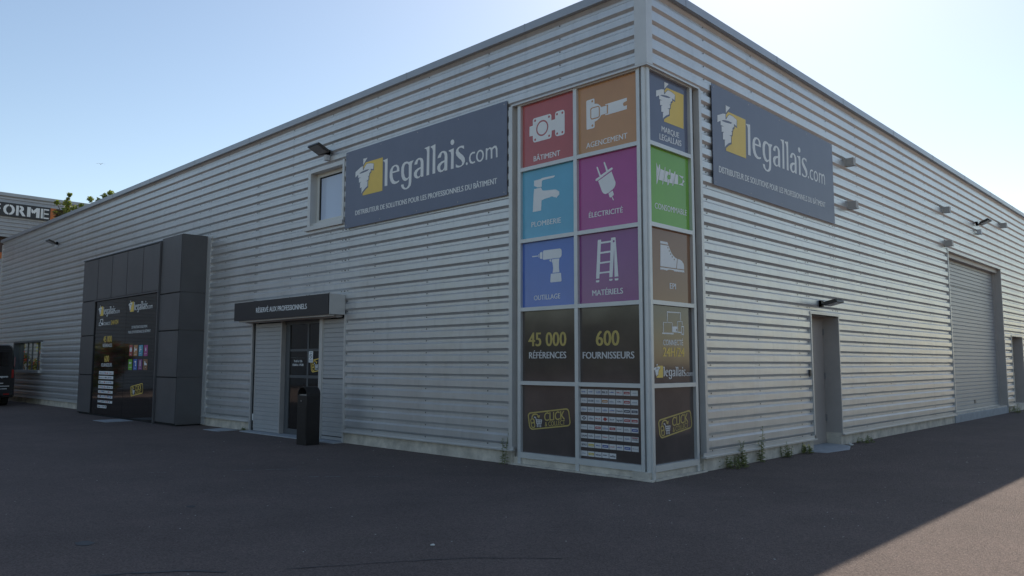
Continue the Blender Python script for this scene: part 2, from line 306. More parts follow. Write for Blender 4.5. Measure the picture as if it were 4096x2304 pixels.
DATA = {"D":{"batiment":[[[[-2.1672,5.378],[-2.1557,5.3936],[-2.1365,5.4003],[-1.8123,5.3992],[-1.7893,5.3883],[-1.7784,5.3666],[-1.7779,5.2917],[-1.703,5.2907],[-1.7016,5.374],[-1.6887,5.3959],
[-1.6659,5.4049],[-1.5488,5.404],[-1.5239,5.3933],[-1.5116,5.3659],[-1.5131,5.0442],[-1.523,5.0218],[-1.5516,5.0117],[-1.6593,5.013],[-1.6864,5.0256],[-1.7025,5.0558],[-1.7039,5.1267],
[-1.7715,5.1247],[-1.7774,5.043],[-1.7867,5.0201],[-1.8143,5.0102],[-2.1232,5.009],[-2.147,5.0167],[-2.1642,5.0397],[-2.1669,5.125],[-2.24,5.1256],[-2.2368,5.2853],[-2.1665,5.2883]],
[[-2.0984,5.3585],[-2.1023,5.3702],[-2.1123,5.3775],[-2.1246,5.3775],[-2.1346,5.3702],[-2.1385,5.3585],[-2.1346,5.3467],[-2.1246,5.3394],[-2.1123,5.3394],[-2.1023,5.3467]],[[-1.8079,5.3583],
[-1.8116,5.3697],[-1.8213,5.3767],[-1.8333,5.3767],[-1.8429,5.3697],[-1.8466,5.3583],[-1.8429,5.3469],[-1.8333,5.3399],[-1.8213,5.3399],[-1.8116,5.3469]],[[-1.8067,5.0552],[-1.8104,5.0666],
[-1.8201,5.0736],[-1.832,5.0736],[-1.8416,5.0666],[-1.8453,5.0552],[-1.8416,5.0439],[-1.832,5.0369],[-1.8201,5.0369],[-1.8104,5.0439]],[[-2.0974,5.0519],[-2.1012,5.0637],[-2.1112,5.0709],
[-2.1235,5.0709],[-2.1335,5.0637],[-2.1373,5.0519],[-2.1335,5.0402],[-2.1235,5.0329],[-2.1112,5.0329],[-2.1012,5.0402]],[[-1.6445,5.3604],[-1.6481,5.3716],[-1.6576,5.3785],[-1.6693,5.3785],
[-1.6788,5.3716],[-1.6825,5.3604],[-1.6788,5.3492],[-1.6693,5.3423],[-1.6576,5.3423],[-1.6481,5.3492]],[[-1.5375,5.3606],[-1.5411,5.3717],[-1.5505,5.3785],[-1.5621,5.3785],[-1.5714,5.3717],
[-1.575,5.3606],[-1.5714,5.3496],[-1.5621,5.3428],[-1.5505,5.3428],[-1.5411,5.3496]],[[-1.6446,5.0554],[-1.6482,5.0665],[-1.6577,5.0734],[-1.6694,5.0734],[-1.6789,5.0665],[-1.6825,5.0554],
[-1.6789,5.0443],[-1.6694,5.0374],[-1.6577,5.0374],[-1.6482,5.0443]],[[-1.5397,5.0565],[-1.5433,5.0675],[-1.5526,5.0743],[-1.5642,5.0743],[-1.5736,5.0675],[-1.5771,5.0565],[-1.5736,5.0455],
[-1.5642,5.0387],[-1.5526,5.0387],[-1.5433,5.0455]],[[-1.842,5.2088],[-1.8452,5.237],[-1.8545,5.2637],[-1.8696,5.2877],[-1.8896,5.3077],[-1.9136,5.3228],[-1.9403,5.3321],[-1.9685,5.3353],
[-1.9966,5.3321],[-2.0234,5.3228],[-2.0473,5.3077],[-2.0674,5.2877],[-2.0824,5.2637],[-2.0918,5.237],[-2.0949,5.2088],[-2.0918,5.1807],[-2.0824,5.154],[-2.0674,5.13],[-2.0473,5.11],
[-2.0234,5.0949],[-1.9966,5.0855],[-1.9685,5.0824],[-1.9403,5.0855],[-1.9136,5.0949],[-1.8896,5.11],[-1.8696,5.13],[-1.8545,5.154],[-1.8452,5.1807]]],[[[-1.866,5.2088],[-1.8686,5.2316],
[-1.8762,5.2533],[-1.8884,5.2727],[-1.9046,5.2889],[-1.924,5.3011],[-1.9457,5.3087],[-1.9685,5.3113],[-1.9913,5.3087],[-2.0129,5.3011],[-2.0323,5.2889],[-2.0486,5.2727],[-2.0608,5.2533],
[-2.0683,5.2316],[-2.0709,5.2088],[-2.0683,5.186],[-2.0608,5.1644],[-2.0486,5.145],[-2.0323,5.1287],[-2.0129,5.1165],[-1.9913,5.109],[-1.9685,5.1064],[-1.9457,5.109],[-1.924,5.1165],
[-1.9046,5.1287],[-1.8884,5.145],[-1.8762,5.1644],[-1.8686,5.186]]]],"agencement":[[[[-0.741,5.2856],[-0.7408,5.2976],[-0.3612,5.306],[-0.3604,5.258],[-0.4024,5.2516],[-0.4236,5.2422],
[-0.4277,5.2248],[-0.4211,5.2023],[-0.3994,5.1932],[-0.3607,5.1959],[-0.3624,5.1394],[-0.7171,5.1343],[-0.7478,5.1386],[-0.7428,5.1508],[-0.6943,5.1518],[-0.6917,5.2826]]],[[[-1.0926,5.4199],
[-1.0814,5.4344],[-0.9512,5.4378],[-0.9388,5.426],[-0.9372,5.3522],[-0.8983,5.3457],[-0.8655,5.3305],[-0.837,5.3028],[-0.8169,5.2752],[-0.7136,5.2758],[-0.7152,5.1572],[-0.8143,5.157],
[-0.8309,5.1386],[-0.8558,5.1139],[-0.8973,5.0908],[-0.9363,5.0812],[-0.9397,5.0043],[-0.9523,4.9915],[-1.0819,4.992],[-1.0903,5.0026]],[[-0.9617,5.4003],[-0.965,5.4106],[-0.9738,5.4169],
[-0.9846,5.4169],[-0.9933,5.4106],[-0.9967,5.4003],[-0.9933,5.39],[-0.9846,5.3837],[-0.9738,5.3837],[-0.965,5.39]],[[-0.9626,5.0328],[-0.9661,5.0435],[-0.9753,5.0501],[-0.9865,5.0501],
[-0.9957,5.0435],[-0.9992,5.0328],[-0.9957,5.022],[-0.9865,5.0154],[-0.9753,5.0154],[-0.9661,5.022]],[[-1.0173,5.286],[-1.0071,5.2993],[-0.9819,5.307],[-0.8781,5.3071],[-0.8552,5.299],
[-0.8415,5.2722],[-0.8415,5.1477],[-0.8515,5.1331],[-0.8763,5.1232],[-0.984,5.1242],[-1.0065,5.134],[-1.0179,5.1569]]],[[[-1.0007,5.272],[-0.993,5.2838],[-0.9737,5.2929],[-0.88,5.2927],
[-0.8636,5.2861],[-0.8597,5.2663],[-0.8603,5.1553],[-0.8678,5.1455],[-0.8843,5.1411],[-0.9838,5.1425],[-0.9979,5.1504],[-1.0019,5.1669]]]],"plomberie":[[[[-2.1425,4.398],[-2.0119,4.4036],
[-1.9688,4.4144],[-1.7461,4.4134],[-1.7147,4.4105],[-1.7169,4.3964],[-1.7462,4.3827],[-1.7672,4.3822],[-1.9421,4.3797],[-1.969,4.3751],[-1.9798,4.3589],[-1.9833,4.2778],[-2.0611,4.2787],
[-2.0773,4.2846],[-2.1427,4.3147]]],[[[-2.1406,4.2649],[-1.993,4.2679],[-1.9824,4.2368],[-1.9642,4.216],[-1.9268,4.2078],[-1.7264,4.1942],[-1.6849,4.1837],[-1.6488,4.1605],[-1.6231,4.1405],
[-1.6315,4.1258],[-1.6213,4.1067],[-1.6908,4.0564],[-1.7063,4.0796],[-1.7219,4.0715],[-1.7688,4.093],[-1.795,4.0929],[-1.8161,4.0856],[-1.9167,4.0787],[-1.9863,4.0621],[-1.9976,3.9051],
[-2.17,3.9042],[-2.1518,4.1892]]]],"electricite":[[[[-0.9312,4.217],[-0.9265,4.2252],[-0.8596,4.2495],[-0.9126,4.3885],[-0.9107,4.3993],[-0.8996,4.4025],[-0.8888,4.3917],[-0.8367,4.2656],
[-0.737,4.3059],[-0.7829,4.4356],[-0.7809,4.4486],[-0.7691,4.4523],[-0.7594,4.4424],[-0.7081,4.3193],[-0.6455,4.3434],[-0.6323,4.3425],[-0.6218,4.3297],[-0.6256,4.3158],[-0.9086,4.1896],
[-0.9269,4.1955],[-0.9359,4.2067]]],[[[-0.8858,4.1873],[-0.6437,4.2875],[-0.5909,4.1533],[-0.5764,4.1218],[-0.577,4.0857],[-0.5924,4.0519],[-0.628,4.0212],[-0.6994,3.985],[-0.7531,3.9749],
[-0.7888,3.9877],[-0.8154,4.0175]]],[[[-0.7013,3.9743],[-0.6283,4.0053],[-0.6096,3.9567],[-0.6134,3.9355],[-0.6382,3.9247],[-0.6082,3.8696],[-0.6233,3.8624],[-0.6472,3.9167],[-0.6694,3.9113],
[-0.6843,3.9208]]]],"outillage":[[[[-1.9602,3.2574],[-1.9502,3.2714],[-1.9324,3.2756],[-1.6214,3.2737],[-1.5977,3.2632],[-1.5855,3.2385],[-1.586,3.1726],[-1.5985,3.1445],[-1.6271,3.1325],
[-1.9429,3.1323],[-1.9587,3.1375],[-1.9626,3.1491]]],[[[-2.025,3.2375],[-2.017,3.2518],[-2.002,3.2548],[-1.9721,3.2556],[-1.9725,3.15],[-2.0074,3.151],[-2.0243,3.1623]]],[[[-2.0511,3.2288],
[-2.0351,3.2287],[-2.0352,3.1776],[-2.0513,3.1777]]],[[[-2.1886,3.2058],[-2.1784,3.2116],[-2.0622,3.208],[-2.0622,3.1952],[-2.1785,3.1934],[-2.1886,3.1989]]],[[[-1.8289,3.1144],[-1.8201,3.124],
[-1.7928,3.1237],[-1.7921,3.0844],[-1.8154,3.0946],[-1.828,3.1054]]],[[[-1.7792,3.1232],[-1.632,3.1235],[-1.639,3.075],[-1.6395,2.9871],[-1.6314,2.9147],[-1.7678,2.9154],[-1.7579,2.9529],
[-1.7557,2.997],[-1.7688,3.0719],[-1.7795,3.0788]]],[[[-1.8038,2.894],[-1.795,2.9043],[-1.6144,2.9046],[-1.6002,2.8976],[-1.5915,2.7826],[-1.6011,2.7724],[-1.7976,2.7719],[-1.8141,2.7804]]]],
"materiels":[[[[-0.9029,3.3139],[-0.8927,3.323],[-0.8439,3.3237],[-0.841,3.2882],[-0.6688,3.2903],[-0.6659,3.3214],[-0.66,3.3294],[-0.5989,3.3286],[-0.5868,3.3212],[-0.5467,2.7671],
[-0.6128,2.7675],[-0.6133,3.1789],[-0.6477,2.7662],[-0.7048,2.766],[-0.7014,2.8329],[-0.8761,2.8294],[-0.8812,2.7626],[-0.94,2.7643]],[[-0.6029,3.2749],[-0.6052,3.2834],[-0.6115,3.2897],
[-0.62,3.2919],[-0.6285,3.2897],[-0.6348,3.2834],[-0.637,3.2749],[-0.6348,3.2664],[-0.6285,3.2601],[-0.62,3.2578],[-0.6115,3.2601],[-0.6052,3.2664]],[[-0.8472,3.2618],[-0.6732,3.264],
[-0.6782,3.1468],[-0.8554,3.143]],[[-0.8591,3.1163],[-0.681,3.1204],[-0.6868,3.0014],[-0.8623,2.9979]],[[-0.8677,2.9721],[-0.692,2.9766],[-0.6986,2.8553],[-0.8733,2.8534]]],[[[-0.942,2.7388],
[-0.8814,2.7411],[-0.8817,2.7176],[-0.8919,2.7083],[-0.9339,2.7086],[-0.943,2.7187]]],[[[-0.7076,2.7416],[-0.648,2.7424],[-0.6499,2.724],[-0.6606,2.7149],[-0.6973,2.7142],[-0.707,2.7249]]],
[[[-0.6115,2.7423],[-0.5463,2.7427],[-0.5466,2.723],[-0.5555,2.7138],[-0.5999,2.7124],[-0.6102,2.7224]]]],"consommable":[[[[0.2943,4.3566],[0.3389,4.2751],[0.3127,4.1906],[0.3468,4.1505],
[0.328,4.1137],[0.2965,4.0473],[0.2879,4.0525]]],[[[0.3601,4.3405],[0.3854,4.3402],[0.3852,4.2878],[0.3499,4.1553],[0.3186,4.1917]]],[[[0.3955,4.2855],[0.4881,4.2771],[0.4529,4.1184],
[0.3414,4.1202],[0.3559,4.1563]]],[[[0.505,4.3337],[0.5216,4.3317],[0.5168,4.278],[0.4513,4.0701],[0.4303,4.0665],[0.4955,4.2742]]],[[[0.5244,4.2794],[0.6141,4.2769],[0.5819,4.2302],
[0.5581,4.2004],[0.5724,4.1731],[0.5705,4.1174],[0.4769,4.12]]],[[[0.6278,4.3197],[0.6509,4.3213],[0.6526,4.2813],[0.6357,4.238],[0.5928,4.2347],[0.6217,4.2757]]],[[[0.5797,4.1641],
[0.6212,4.1713],[0.5939,4.0873],[0.5722,4.0769],[0.5648,4.0824]]],[[[0.6586,4.2781],[0.7483,4.2753],[0.7119,4.1227],[0.6104,4.1242],[0.6306,4.1772],[0.6492,4.1839],[0.6556,4.2347],[0.6465,4.24]]],
[[[0.759,4.3135],[0.7809,4.3132],[0.7795,4.274],[0.7204,4.1001],[0.7046,4.0914],[0.6956,4.1002]]],[[[0.7874,4.2771],[0.8534,4.2768],[0.8483,4.1371],[0.7432,4.1297]]],[[[0.8678,4.2793],
[1.0032,4.2763],[0.973,4.2403]]],[[[0.981,4.24],[1.0279,4.206],[0.9702,4.1682],[0.966,4.1849],[0.9771,4.2218]]],[[[0.8578,4.1387],[0.9705,4.177],[0.9964,4.1394]]]],"epi":[[[[0.3573,3.2517],
[0.5373,3.2561],[0.56,3.2203],[0.3575,3.2174]]],[[[0.3596,3.2031],[0.5662,3.2062],[0.5854,3.1802],[0.6236,3.1251],[0.676,3.0822],[0.7293,3.0541],[0.7835,3.043],[0.7551,2.9017],[0.3486,2.8968]],
[[0.5612,3.1763],[0.5577,3.1848],[0.5492,3.1883],[0.5407,3.1848],[0.5372,3.1763],[0.5407,3.1678],[0.5492,3.1642],[0.5577,3.1678]],[[0.5932,3.1339],[0.5896,3.1424],[0.5811,3.146],[0.5726,3.1424],
[0.569,3.1339],[0.5726,3.1254],[0.5811,3.1218],[0.5896,3.1254]],[[0.6306,3.0934],[0.6271,3.102],[0.6185,3.1056],[0.6099,3.102],[0.6064,3.0934],[0.6099,3.0849],[0.6185,3.0813],[0.6271,3.0849]],
[[0.6698,3.0581],[0.6663,3.0668],[0.6576,3.0703],[0.649,3.0668],[0.6455,3.0581],[0.649,3.0495],[0.6576,3.046],[0.6663,3.0495]],[[0.7215,3.0254],[0.7179,3.034],[0.7092,3.0376],[0.7006,3.034],
[0.697,3.0254],[0.7006,3.0167],[0.7092,3.0131],[0.7179,3.0167]]],[[[0.7972,3.0421],[0.859,3.0384],[0.9139,3.0196],[0.9545,2.9858],[0.9657,2.9491],[0.9639,2.9037],[0.7715,2.9002]]],[[[0.3456,2.882],
[0.9676,2.8904],[0.9691,2.8551],[0.9428,2.8642],[0.9285,2.8539],[0.908,2.865],[0.8868,2.8542],[0.8733,2.8642],[0.8522,2.8535],[0.8318,2.8622],[0.8108,2.8529],[0.7906,2.8616],[0.7697,2.8509],
[0.7496,2.8611],[0.722,2.8513],[0.6886,2.8647],[0.6282,2.8705],[0.5613,2.8669],[0.5078,2.8505],[0.4814,2.8497],[0.4686,2.8588],[0.4486,2.8497],[0.4293,2.8582],[0.4094,2.8492],[0.3902,2.8577],
[0.3665,2.8484],[0.3446,2.8508]]]],"connecte":[[[[0.4939,2.2751],[0.8516,2.2761],[0.8512,2.2638],[0.4933,2.2583]]],[[[0.4933,2.2567],[0.5106,2.2576],[0.5033,2.126],[0.4917,2.1256]]],
[[[0.8345,2.2614],[0.8511,2.2622],[0.8501,2.1548],[0.835,2.1542]]],[[[0.3913,2.1201],[0.627,2.1252],[0.6268,2.1188],[0.3911,2.113]]],[[[0.391,2.1115],[0.4067,2.1121],[0.4024,1.9796],
[0.3896,1.9792]]],[[[0.6165,2.1168],[0.6297,2.1173],[0.6251,1.986],[0.6148,1.9857]]],[[[0.3653,1.9754],[0.6586,1.9781],[0.6505,1.9563],[0.3648,1.9581]]],[[[0.631,2.0693],[0.7539,2.0719],
[0.7528,2.0412],[0.7197,2.0321],[0.7188,2.008],[0.7485,2.0048],[0.7404,1.9861],[0.6281,1.9877]]],[[[0.7583,2.1504],[0.8924,2.1499],[0.8921,2.1418],[0.7579,2.1407]]],[[[0.7578,2.1382],
[0.7713,2.1387],[0.7663,2.0029],[0.7529,2.0026]]],[[[0.7528,2.0001],[0.8533,1.9982],[0.8526,1.9796],[0.7522,1.9832]]],[[[0.8768,2.1396],[0.892,2.1401],[0.89,2.0863],[0.8778,2.0859]]],
[[[0.8595,2.0836],[0.9264,2.0827],[0.9257,2.0664],[0.8589,2.0674]]],[[[0.8588,2.0649],[0.874,2.0654],[0.8698,1.9557],[0.8548,1.9569]]],[[[0.9119,2.0643],[0.9257,2.0647],[0.923,1.9555],
[0.9093,1.9551]]],[[[0.8736,1.9753],[0.907,1.9746],[0.9062,1.9551],[0.8729,1.9558]]]],"click_gold":[[[[-2.2804,0.746],[-2.2768,0.7682],[-2.2642,0.7871],[-2.2441,0.7997],[-2.219,0.8045],
[-1.5213,0.8943],[-1.4936,0.8927],[-1.4708,0.8754],[-1.4573,0.8515],[-1.4334,0.6958],[-1.4405,0.6711],[-1.4543,0.6495],[-1.4819,0.634],[-2.1846,0.5426],[-2.2095,0.5455],[-2.2395,0.5655],
[-2.257,0.5937]],[[-2.2582,0.7471],[-2.2542,0.7656],[-2.2391,0.7791],[-2.214,0.7857],[-1.5214,0.874],[-1.4984,0.8707],[-1.4824,0.8574],[-1.4743,0.8403],[-1.4526,0.6948],[-1.4587,0.6736],
[-1.4725,0.6589],[-1.4909,0.6527],[-2.1795,0.5618],[-2.2045,0.5658],[-2.2269,0.5845],[-2.2369,0.6058]]],[[[-2.2292,0.6828],[-2.2217,0.7032],[-2.2041,0.7161],[-2.1792,0.7181],[-2.1543,0.7102],
[-2.1419,0.6909],[-2.1273,0.6083],[-2.1323,0.5863],[-2.1497,0.5726],[-2.1745,0.57],[-2.1969,0.5771],[-2.2119,0.5944]],[[-2.2132,0.6763],[-2.2092,0.6911],[-2.1942,0.7002],[-2.1742,0.6983],
[-2.1618,0.6844],[-2.1594,0.6682],[-2.1743,0.6583],[-2.1943,0.6547],[-2.2083,0.6602]],[[-2.2043,0.6338],[-2.1505,0.644],[-2.1446,0.6073],[-2.1546,0.5904],[-2.1745,0.5856],[-2.1894,0.5921],
[-2.1969,0.608]]],[[[-2.2066,0.7196],[-2.2031,0.7424],[-2.189,0.7686],[-2.1641,0.7843],[-2.1293,0.7914],[-2.0947,0.7882],[-2.075,0.7775],[-2.0578,0.7621],[-2.0347,0.7722],[-2.0333,0.756],
[-2.0481,0.7228],[-2.0923,0.7459],[-2.08,0.7556],[-2.0922,0.7695],[-2.1145,0.7739],[-2.1442,0.77],[-2.1691,0.7568],[-2.1816,0.7362],[-2.1851,0.7214]]]],"click_white":[[[[-2.1552,0.7374],
[-2.1443,0.7434],[-2.1245,0.7426],[-2.1146,0.7303],[-2.0998,0.7039],[-1.9919,0.7065],[-1.988,0.7024],[-2.0044,0.6349],[-2.0951,0.6281],[-2.1025,0.6386],[-2.1157,0.7031],[-2.1245,0.7208],
[-2.1394,0.7273],[-2.1543,0.7302]],[[-2.0989,0.6902],[-2.0752,0.6914],[-2.0743,0.6745],[-2.095,0.6734]],[[-2.0629,0.692],[-2.0408,0.6932],[-2.0419,0.6762],[-2.0625,0.6751]],[[-2.0286,0.6931],
[-2.0056,0.6943],[-2.0076,0.678],[-2.0301,0.6768]],[[-2.094,0.6608],[-2.0729,0.6619],[-2.0724,0.6457],[-2.0892,0.6447]],[[-2.0615,0.6625],[-2.0434,0.6635],[-2.0449,0.6461],[-2.0606,0.6452]],
[[-2.0311,0.6641],[-2.0091,0.6653],[-2.0141,0.6477],[-2.0322,0.6467]]],[[[-2.0598,0.6081],[-2.0623,0.6175],[-2.0691,0.6243],[-2.0784,0.6268],[-2.0878,0.6243],[-2.0946,0.6175],[-2.0971,0.6081],
[-2.0946,0.5988],[-2.0878,0.5919],[-2.0784,0.5894],[-2.0691,0.5919],[-2.0623,0.5988]],[[-2.0701,0.6081],[-2.0717,0.613],[-2.0759,0.6161],[-2.081,0.6161],[-2.0852,0.613],[-2.0868,0.6081],
[-2.0852,0.6032],[-2.081,0.6002],[-2.0759,0.6002],[-2.0717,0.6032]]],[[[-2.0069,0.6086],[-2.0094,0.6179],[-2.0162,0.6247],[-2.0255,0.6271],[-2.0347,0.6247],[-2.0415,0.6179],[-2.044,0.6086],
[-2.0415,0.5993],[-2.0347,0.5925],[-2.0255,0.59],[-2.0162,0.5925],[-2.0094,0.5993]],[[-2.0171,0.6086],[-2.0187,0.6135],[-2.0229,0.6165],[-2.028,0.6165],[-2.0322,0.6135],[-2.0338,0.6086],
[-2.0322,0.6037],[-2.028,0.6007],[-2.0229,0.6007],[-2.0187,0.6037]]]],"logo_white":[[[[-6.5792,5.5503],[-6.439,5.5471],[-6.5751,5.4249]]],[[[-6.5883,5.4065],[-6.6668,5.3927],[-6.7591,5.3568],
[-6.8346,5.328],[-6.8342,5.2162],[-6.7417,5.2598],[-6.7394,5.1933],[-6.6367,5.1899],[-6.712,5.1783],[-6.709,5.0911],[-6.628,5.1042],[-6.6714,5.0815],[-6.6702,4.9776],[-6.6009,4.9839],
[-6.6199,4.9662],[-6.6164,4.8609],[-6.592,4.8895],[-6.502,4.9476],[-6.4232,4.9796],[-6.4207,5.0817],[-6.4777,5.0795],[-6.3931,5.1045],[-6.3892,5.162],[-6.4177,5.1655],[-6.3728,5.1798],
[-6.3687,5.2303],[-6.321,5.2563],[-6.3225,5.3043],[-6.2432,5.2836],[-6.2307,5.3903],[-6.3236,5.4153],[-6.3918,5.4242],[-6.4602,5.4249],[-6.5161,5.3832],[-6.566,5.323],[-6.5855,5.3209]],
[[-6.7068,5.2677],[-6.6633,5.2901],[-6.5826,5.3038],[-6.4909,5.3119],[-6.3769,5.3091],[-6.4215,5.2854],[-6.5012,5.2752],[-6.593,5.2683]]]],"logo_gold":[[[[-5.9425,5.4626],[-5.9405,4.8122],
[-6.5757,4.8149],[-6.5815,4.8515],[-6.5344,4.8875],[-6.467,4.927],[-6.3998,4.9574],[-6.4003,5.0832],[-6.3702,5.0959],[-6.3655,5.1635],[-6.3479,5.1789],[-6.3465,5.2081],[-6.3044,5.2295],
[-6.3034,5.2703],[-6.2245,5.2578],[-6.2184,5.3881],[-6.2275,5.3945],[-6.3238,5.4201],[-6.392,5.4291],[-6.465,5.4306],[-6.5209,5.3882],[-6.5634,5.3502],[-6.5685,5.3995],[-6.5237,5.4398],
[-6.4958,5.4624]]]],"wordmark":[[[[-5.9302,5.3982],[-5.7891,5.4136],[-5.7852,4.8857],[-5.8712,4.8876],[-5.8718,5.3413],[-5.895,5.3732],[-5.9298,5.3842]]],[[[-5.4238,5.1021],[-5.6327,5.0993],
[-5.625,5.0279],[-5.5974,4.9689],[-5.553,4.9298],[-5.4952,4.9185],[-5.4269,4.9343],[-5.4305,4.9052],[-5.4943,4.8841],[-5.5662,4.8795],[-5.6392,4.9031],[-5.6917,4.9572],[-5.7187,5.0392],
[-5.718,5.1212],[-5.6976,5.1816],[-5.6476,5.2276],[-5.5754,5.2465],[-5.5031,5.2399],[-5.4522,5.2108],[-5.4252,5.1609]],[[-5.6305,5.1289],[-5.5004,5.129],[-5.4986,5.1739],[-5.5166,5.2042],
[-5.5457,5.2167],[-5.5891,5.2126],[-5.6201,5.1772]]],[[[-5.0045,5.2351],[-5.0381,5.1987],[-5.058,5.1669],[-5.0649,4.8408],[-5.0842,4.7777],[-5.1386,4.7378],[-5.2077,4.7248],[-5.2779,4.7331],
[-5.3349,4.7644],[-5.3612,4.7998],[-5.3677,4.8349],[-5.2942,4.8338],[-5.279,4.7823],[-5.2363,4.7532],[-5.1945,4.7555],[-5.1536,4.7933],[-5.1409,4.8444],[-5.1386,4.9282],[-5.1768,4.8991],
[-5.2323,4.8843],[-5.2887,4.8998],[-5.3319,4.9383],[-5.3616,4.997],[-5.3706,5.0794],[-5.3654,5.1593],[-5.3313,5.2162],[-5.2756,5.2465],[-5.2055,5.2471],[-5.1395,5.2243],[-5.0939,5.2311]],
[[-5.1466,5.1695],[-5.1419,4.9554],[-5.1775,4.9285],[-5.2265,4.9385],[-5.2624,4.9758],[-5.2851,5.0466],[-5.2843,5.136],[-5.2672,5.1867],[-5.2326,5.2091],[-5.1835,5.2029]]],[[[-4.9875,5.1427],
[-4.976,5.1786],[-4.936,5.2242],[-4.8754,5.2482],[-4.8078,5.2427],[-4.7537,5.2169],[-4.7289,5.173],[-4.7223,5.1064],[-4.7235,4.8847],[-4.7943,4.8862],[-4.7988,4.9105],[-4.8411,4.8784],
[-4.9018,4.8754],[-4.9634,4.8989],[-4.9944,4.9437],[-4.9927,4.9963],[-4.9594,5.0345],[-4.8852,5.0611],[-4.8046,5.0731],[-4.8035,5.156],[-4.8204,5.1985],[-4.8477,5.2167],[-4.8813,5.2054],
[-4.9003,5.1385]],[[-4.8067,5.0429],[-4.8709,5.0191],[-4.904,4.9854],[-4.91,4.9469],[-4.889,4.9127],[-4.8483,4.9014],[-4.8084,4.9252],[-4.8055,4.9815]]],[[[-4.697,5.3983],[-4.5624,5.4128],
[-4.5625,4.8851],[-4.6374,4.8857],[-4.6292,5.3155],[-4.6501,5.3717],[-4.6968,5.3852]]],[[[-4.5346,5.3926],[-4.3997,5.4151],[-4.3976,4.8852],[-4.4739,4.8871],[-4.4678,5.3017],[-4.4856,5.3527],
[-4.5318,5.3816]]],[[[-4.34,5.1426],[-4.324,5.1841],[-4.2774,5.2309],[-4.2205,5.2498],[-4.1573,5.2444],[-4.1067,5.2194],[-4.0811,5.1765],[-4.0739,5.1076],[-4.0772,4.8848],[-4.1497,4.8865],
[-4.1526,4.9106],[-4.1962,4.8827],[-4.2594,4.8784],[-4.3171,4.9054],[-4.346,4.9531],[-4.3442,4.9998],[-4.3064,5.0399],[-4.2305,5.0687],[-4.1524,5.0756],[-4.1497,5.1556],[-4.1655,5.1993],
[-4.1948,5.2219],[-4.2263,5.2126],[-4.2507,5.1448]],[[-4.1557,5.0449],[-4.2173,5.0281],[-4.2573,4.9928],[-4.2643,4.9515],[-4.2435,4.9139],[-4.2055,4.9098],[-4.163,4.9378],[-4.1549,4.9872]]],
[[[-4.0444,5.2286],[-3.9111,5.2448],[-3.9128,4.8853],[-3.9842,4.887],[-3.9787,5.1402],[-3.9943,5.1936],[-4.0442,5.2133]]],[[[-3.9001,5.3525],[-3.9029,5.336],[-3.9112,5.3219],[-3.9242,5.3118],
[-3.9402,5.307],[-3.9573,5.308],[-3.9735,5.3149],[-3.9869,5.3266],[-3.9957,5.3419],[-3.9989,5.3589],[-3.9961,5.3755],[-3.9877,5.3897],[-3.9746,5.3998],[-3.9585,5.4045],[-3.9414,5.4034],
[-3.9252,5.3965],[-3.912,5.3847],[-3.9033,5.3694]]],[[[-3.65,5.1788],[-3.6518,5.2396],[-3.7263,5.2502],[-3.7987,5.2395],[-3.8469,5.203],[-3.861,5.1514],[-3.8396,5.0972],[-3.7844,5.0452],
[-3.7236,5.0008],[-3.6931,4.9539],[-3.7047,4.9147],[-3.7467,4.9056],[-3.8072,4.9206],[-3.8562,4.9519],[-3.858,4.8964],[-3.7947,4.881],[-3.7224,4.8848],[-3.6568,4.9102],[-3.624,4.9619],
[-3.6305,5.0166],[-3.6704,5.0695],[-3.7369,5.1194],[-3.7857,5.162],[-3.7922,5.1965],[-3.7622,5.2198],[-3.7078,5.2133]]],[[[-3.5547,4.9092],[-3.5579,4.8966],[-3.5669,4.8876],[-3.5793,4.8847],
[-3.5918,4.8886],[-3.601,4.8984],[-3.6045,4.9113],[-3.6013,4.9239],[-3.5922,4.9328],[-3.5798,4.9357],[-3.5674,4.9317],[-3.5582,4.922]]],[[[-3.3761,5.0791],[-3.4401,5.0873],[-3.4985,5.0616],
[-3.525,5.0052],[-3.5209,4.9471],[-3.4912,4.9008],[-3.4384,4.8831],[-3.3746,4.8918],[-3.3771,4.9207],[-3.427,4.9119],[-3.468,4.9333],[-3.486,4.9815],[-3.4805,5.0255],[-3.4457,5.0557],
[-3.3816,5.05]]],[[[-3.1634,4.9848],[-3.1664,4.9583],[-3.1755,4.9338],[-3.1902,4.9127],[-3.2094,4.8966],[-3.2318,4.8865],[-3.256,4.8832],[-3.2803,4.8868],[-3.3031,4.8972],[-3.3228,4.9137],
[-3.338,4.9352],[-3.3476,4.9602],[-3.351,4.9869],[-3.348,5.0136],[-3.3387,5.0384],[-3.3239,5.0596],[-3.3044,5.0757],[-3.2818,5.0856],[-3.2575,5.0887],[-3.2332,5.0848],[-3.2106,5.0741],
[-3.1911,5.0575],[-3.1762,5.0361],[-3.1667,5.0113]],[[-3.1997,4.9852],[-3.2024,4.9623],[-3.2103,4.9417],[-3.2228,4.9254],[-3.2386,4.9149],[-3.2562,4.9114],[-3.2739,4.9152],[-3.29,4.9259],
[-3.3028,4.9425],[-3.3111,4.9634],[-3.3141,4.9865],[-3.3115,5.0096],[-3.3035,5.0303],[-3.2909,5.0466],[-3.275,5.057],[-3.2573,5.0603],[-3.2396,5.0564],[-3.2236,5.0456],[-3.2109,5.029],
[-3.2027,5.0082]]],[[[-3.1188,5.0835],[-3.0794,5.0838],[-3.0759,5.0655],[-3.029,5.0868],[-2.9733,5.0679],[-2.918,5.092],[-2.8684,5.0791],[-2.8463,5.0288],[-2.8425,4.8858],[-2.8786,4.8862],
